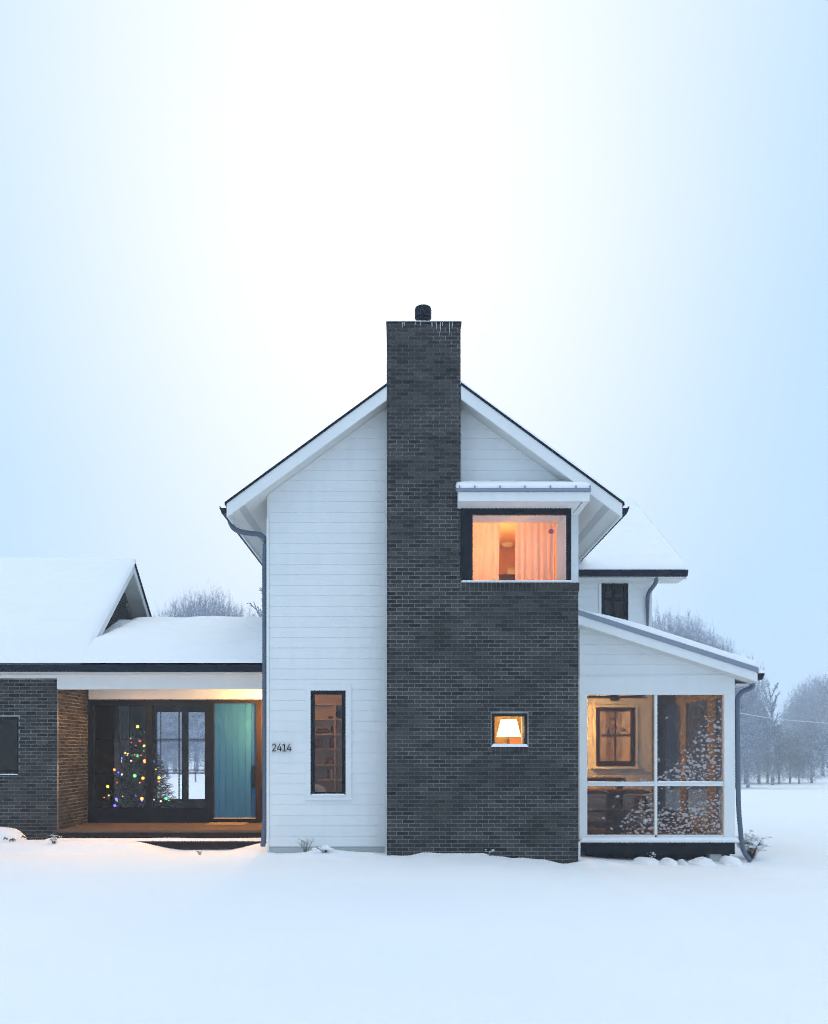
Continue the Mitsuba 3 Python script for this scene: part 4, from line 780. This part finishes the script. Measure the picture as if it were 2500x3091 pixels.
def crown_tree(seed, H_=10.0, n=2400, base=.16, r0=.36, mat='mat_bark'):
    # full frosted crown: sprays of fine twigs through a lumpy rounded volume, on trunk and limbs
    r = np.random.default_rng(seed); P, Q, RA, RB = [], [], [], []
    c = np.array([0, 0, (base + 1) / 2 * H_]); ax = np.array([r0, r0, (1 - base) / 2 * 1.02]) * H_
    pts = []
    while len(pts) < n:
        u = r.normal(size=3); u /= np.linalg.norm(u); q = u * r.random() ** (1 / 2.4)
        lump = .80 + .42 * float(meshkit.fbm(u[None] * 2.1 + seed * 9.1, 3, seed)[0])
        q[:2] *= 1 - .35 * max(q[2], 0) ** 2
        pts.append((c + q * ax * lump, u))
    for p, u in pts:
        d = u * .6 + np.array([0, 0, .55]) + r.normal(0, .35, 3); d /= np.linalg.norm(d); L = r.uniform(.35, .85)
        m = p + d * L * .5
        for a, b, k in [(p - d * L * .5, m, .016), (m, p + d * L, .012)] + [(m, m + (d + r.normal(0, .55, 3)) * L * r.uniform(.4, .7), .011) for _ in range(2)]:
            P.append(a); Q.append(b); RA.append(k); RB.append(k * .7)
    thick = []
    top = c + np.array([0, 0, ax[2] * .6])
    ps = [np.array([0, 0, -.4]), np.array([.05, 0, base * H_ * .8]), c, top]; rs = [.32, .24, .12, .03]
    m1 = tube(ps, rs, 7)
    limbs = []
    for i in range(14):
        t = r.uniform(.15, .8); a = i * 2.4; s_ = np.array([0, 0, H_ * (base * .7 + t * .5)]); e = c + np.array([math.cos(a), math.sin(a), r.uniform(-.1, .8)]) * ax * r.uniform(.55, .85)
        limbs.append(tube([s_, (s_ + e) / 2 + np.array([0, 0, .1]), e], [.09, .06, .02], 5))
    p, q = np.array(P), np.array(Q); ra, rb_ = np.array(RA), np.array(RB)
    t = q - p; t /= np.linalg.norm(t, axis=1, keepdims=True) + 1e-9
    a = np.cross(t, [.31, .52, .79]); a /= np.linalg.norm(a, axis=1, keepdims=True) + 1e-9; b = np.cross(t, a); v = []
    for c_, rr in ((p, ra), (q, rb_)):
        for k in range(3): v.append(c_ + rr[:, None] * (math.cos(k * 2.0944) * a + math.sin(k * 2.0944) * b))
    v = np.stack(v, 1); f = []
    for k in range(3):
        k2 = (k + 1) % 3; f += [[k, k2, 3 + k2], [k, 3 + k2, 3 + k]]
    tw = trimesh.Trimesh(v.reshape(-1, 3), (np.array(f)[None] + (np.arange(len(p)) * 6)[:, None, None]).reshape(-1, 3), process=False)
    return mikit.ply(cat_([m1] + limbs), mat), mikit.ply(tw, mat)
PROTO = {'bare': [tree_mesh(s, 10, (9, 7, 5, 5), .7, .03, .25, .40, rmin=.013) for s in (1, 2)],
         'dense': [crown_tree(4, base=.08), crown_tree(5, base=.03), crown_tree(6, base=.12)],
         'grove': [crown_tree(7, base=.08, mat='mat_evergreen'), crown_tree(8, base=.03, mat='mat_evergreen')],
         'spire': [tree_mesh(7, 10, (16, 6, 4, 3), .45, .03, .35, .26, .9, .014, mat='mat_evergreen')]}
def tree(kind, i, px, py_top, Y, label, group=None, wide=1.0, cat='tree', rot=None, py_base=None):
    x = X(px, Y); zb_ = gz(x, Y); h = (Z(py_top, Y) - zb_) / (10.4 if kind in ('dense', 'grove') else 9.6)
    k = thing({'bare': 'bare_tree', 'grove': 'evergreen_tree', 'dense': 'frosted_tree', 'spire': 'slender_tree'}[kind], label, cat, group)
    M = T().translate([x, Y, zb_]).rotate([0, 0, 1], rot if rot is not None else (px * 37) % 360).scale([h * wide, h * wide, h])
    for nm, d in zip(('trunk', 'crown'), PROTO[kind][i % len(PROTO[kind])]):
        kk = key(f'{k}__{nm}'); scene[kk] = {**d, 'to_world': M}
G1 = 'copse behind the entry roof'
for i, (px, py) in enumerate(((500, 1855), (530, 1822), (562, 1805), (592, 1792), (622, 1795), (652, 1790), (682, 1808), (712, 1835), (745, 1858), (775, 1852))):
    tree('dense', i % 3, px, py, 108 + (i * 7) % 22, 'hazy bare tree in the copse above the entry roof', G1, .55)
tree('spire', 0, 806, 1760, 95, 'lone bare tree peeping out left of the downspout', None, 1.3)
G2 = 'copse behind the rear roof'
for i, (px, py) in enumerate(((1960, 1860), (1995, 1850), (2030, 1862), (2065, 1858), (2100, 1880), (2135, 1905), (2165, 1925), (2195, 1950), (2225, 1985), (2258, 1990))):
    tree('dense', (i + 1) % 3, px, py, 105 + (i * 7) % 22, 'frosted tree in the copse sloping down behind the porch roof', G2, .55)
G3 = 'grove beyond the snowy field'
for i, (px, py) in enumerate(((2225, 2130), (2252, 2105), (2292, 2125), (2318, 2180), (2352, 2190), (2385, 2200), (2412, 2230), (2450, 2170))):
    tree('grove', i % 3, px, py, 146 + (i * 5) % 9, 'blue-grey tree in the grove right of the porch', G3, .8)
tree('spire', 0, 2333, 2055, 142, 'slender bare tree rising above the grove right of the porch', None, 1.2, rot=40)
G4 = 'far tall trees at the right edge'
for i, (px, py) in enumerate(((2425, 2065), (2455, 2045), (2485, 2035), (2520, 2030), (2560, 2040), (2400, 2110), (2600, 2060))):
    tree('dense', (i + 1) % 3, px, py, 185 + (i * 7) % 25, 'tall faded tree at the far right edge', G4, .7)
tree('bare', 2, 2530, 2230, 95, 'near bare tree reaching in from the right edge', None, 1.8, rot=100)
G5 = 'snowy trees seen through the rear doors'
for i, (px, py, Y) in enumerate(((505, 2160, 70), (590, 2110, 42), (640, 2150, 60), (545, 2170, 90), (470, 2150, 85))):
    tree('dense' if i != 1 else 'bare', i % 3, px, py, Y, 'snowy tree seen through the rear french doors', G5, .8)
yl = 40.0
pts = [(X(a, yl), yl, Z(b, yl)) for a, b in ((1700, 2040), (2000, 2110), (2233, 2152), (2300, 2164), (2390, 2175), (2500, 2183), (2700, 2190), (2900, 2180))]
obj('overhead_cable', tube(pts, .022, 6), 'wire', smooth=True, label='snowy overhead cable sagging across the grove right of the porch', cat='cable')
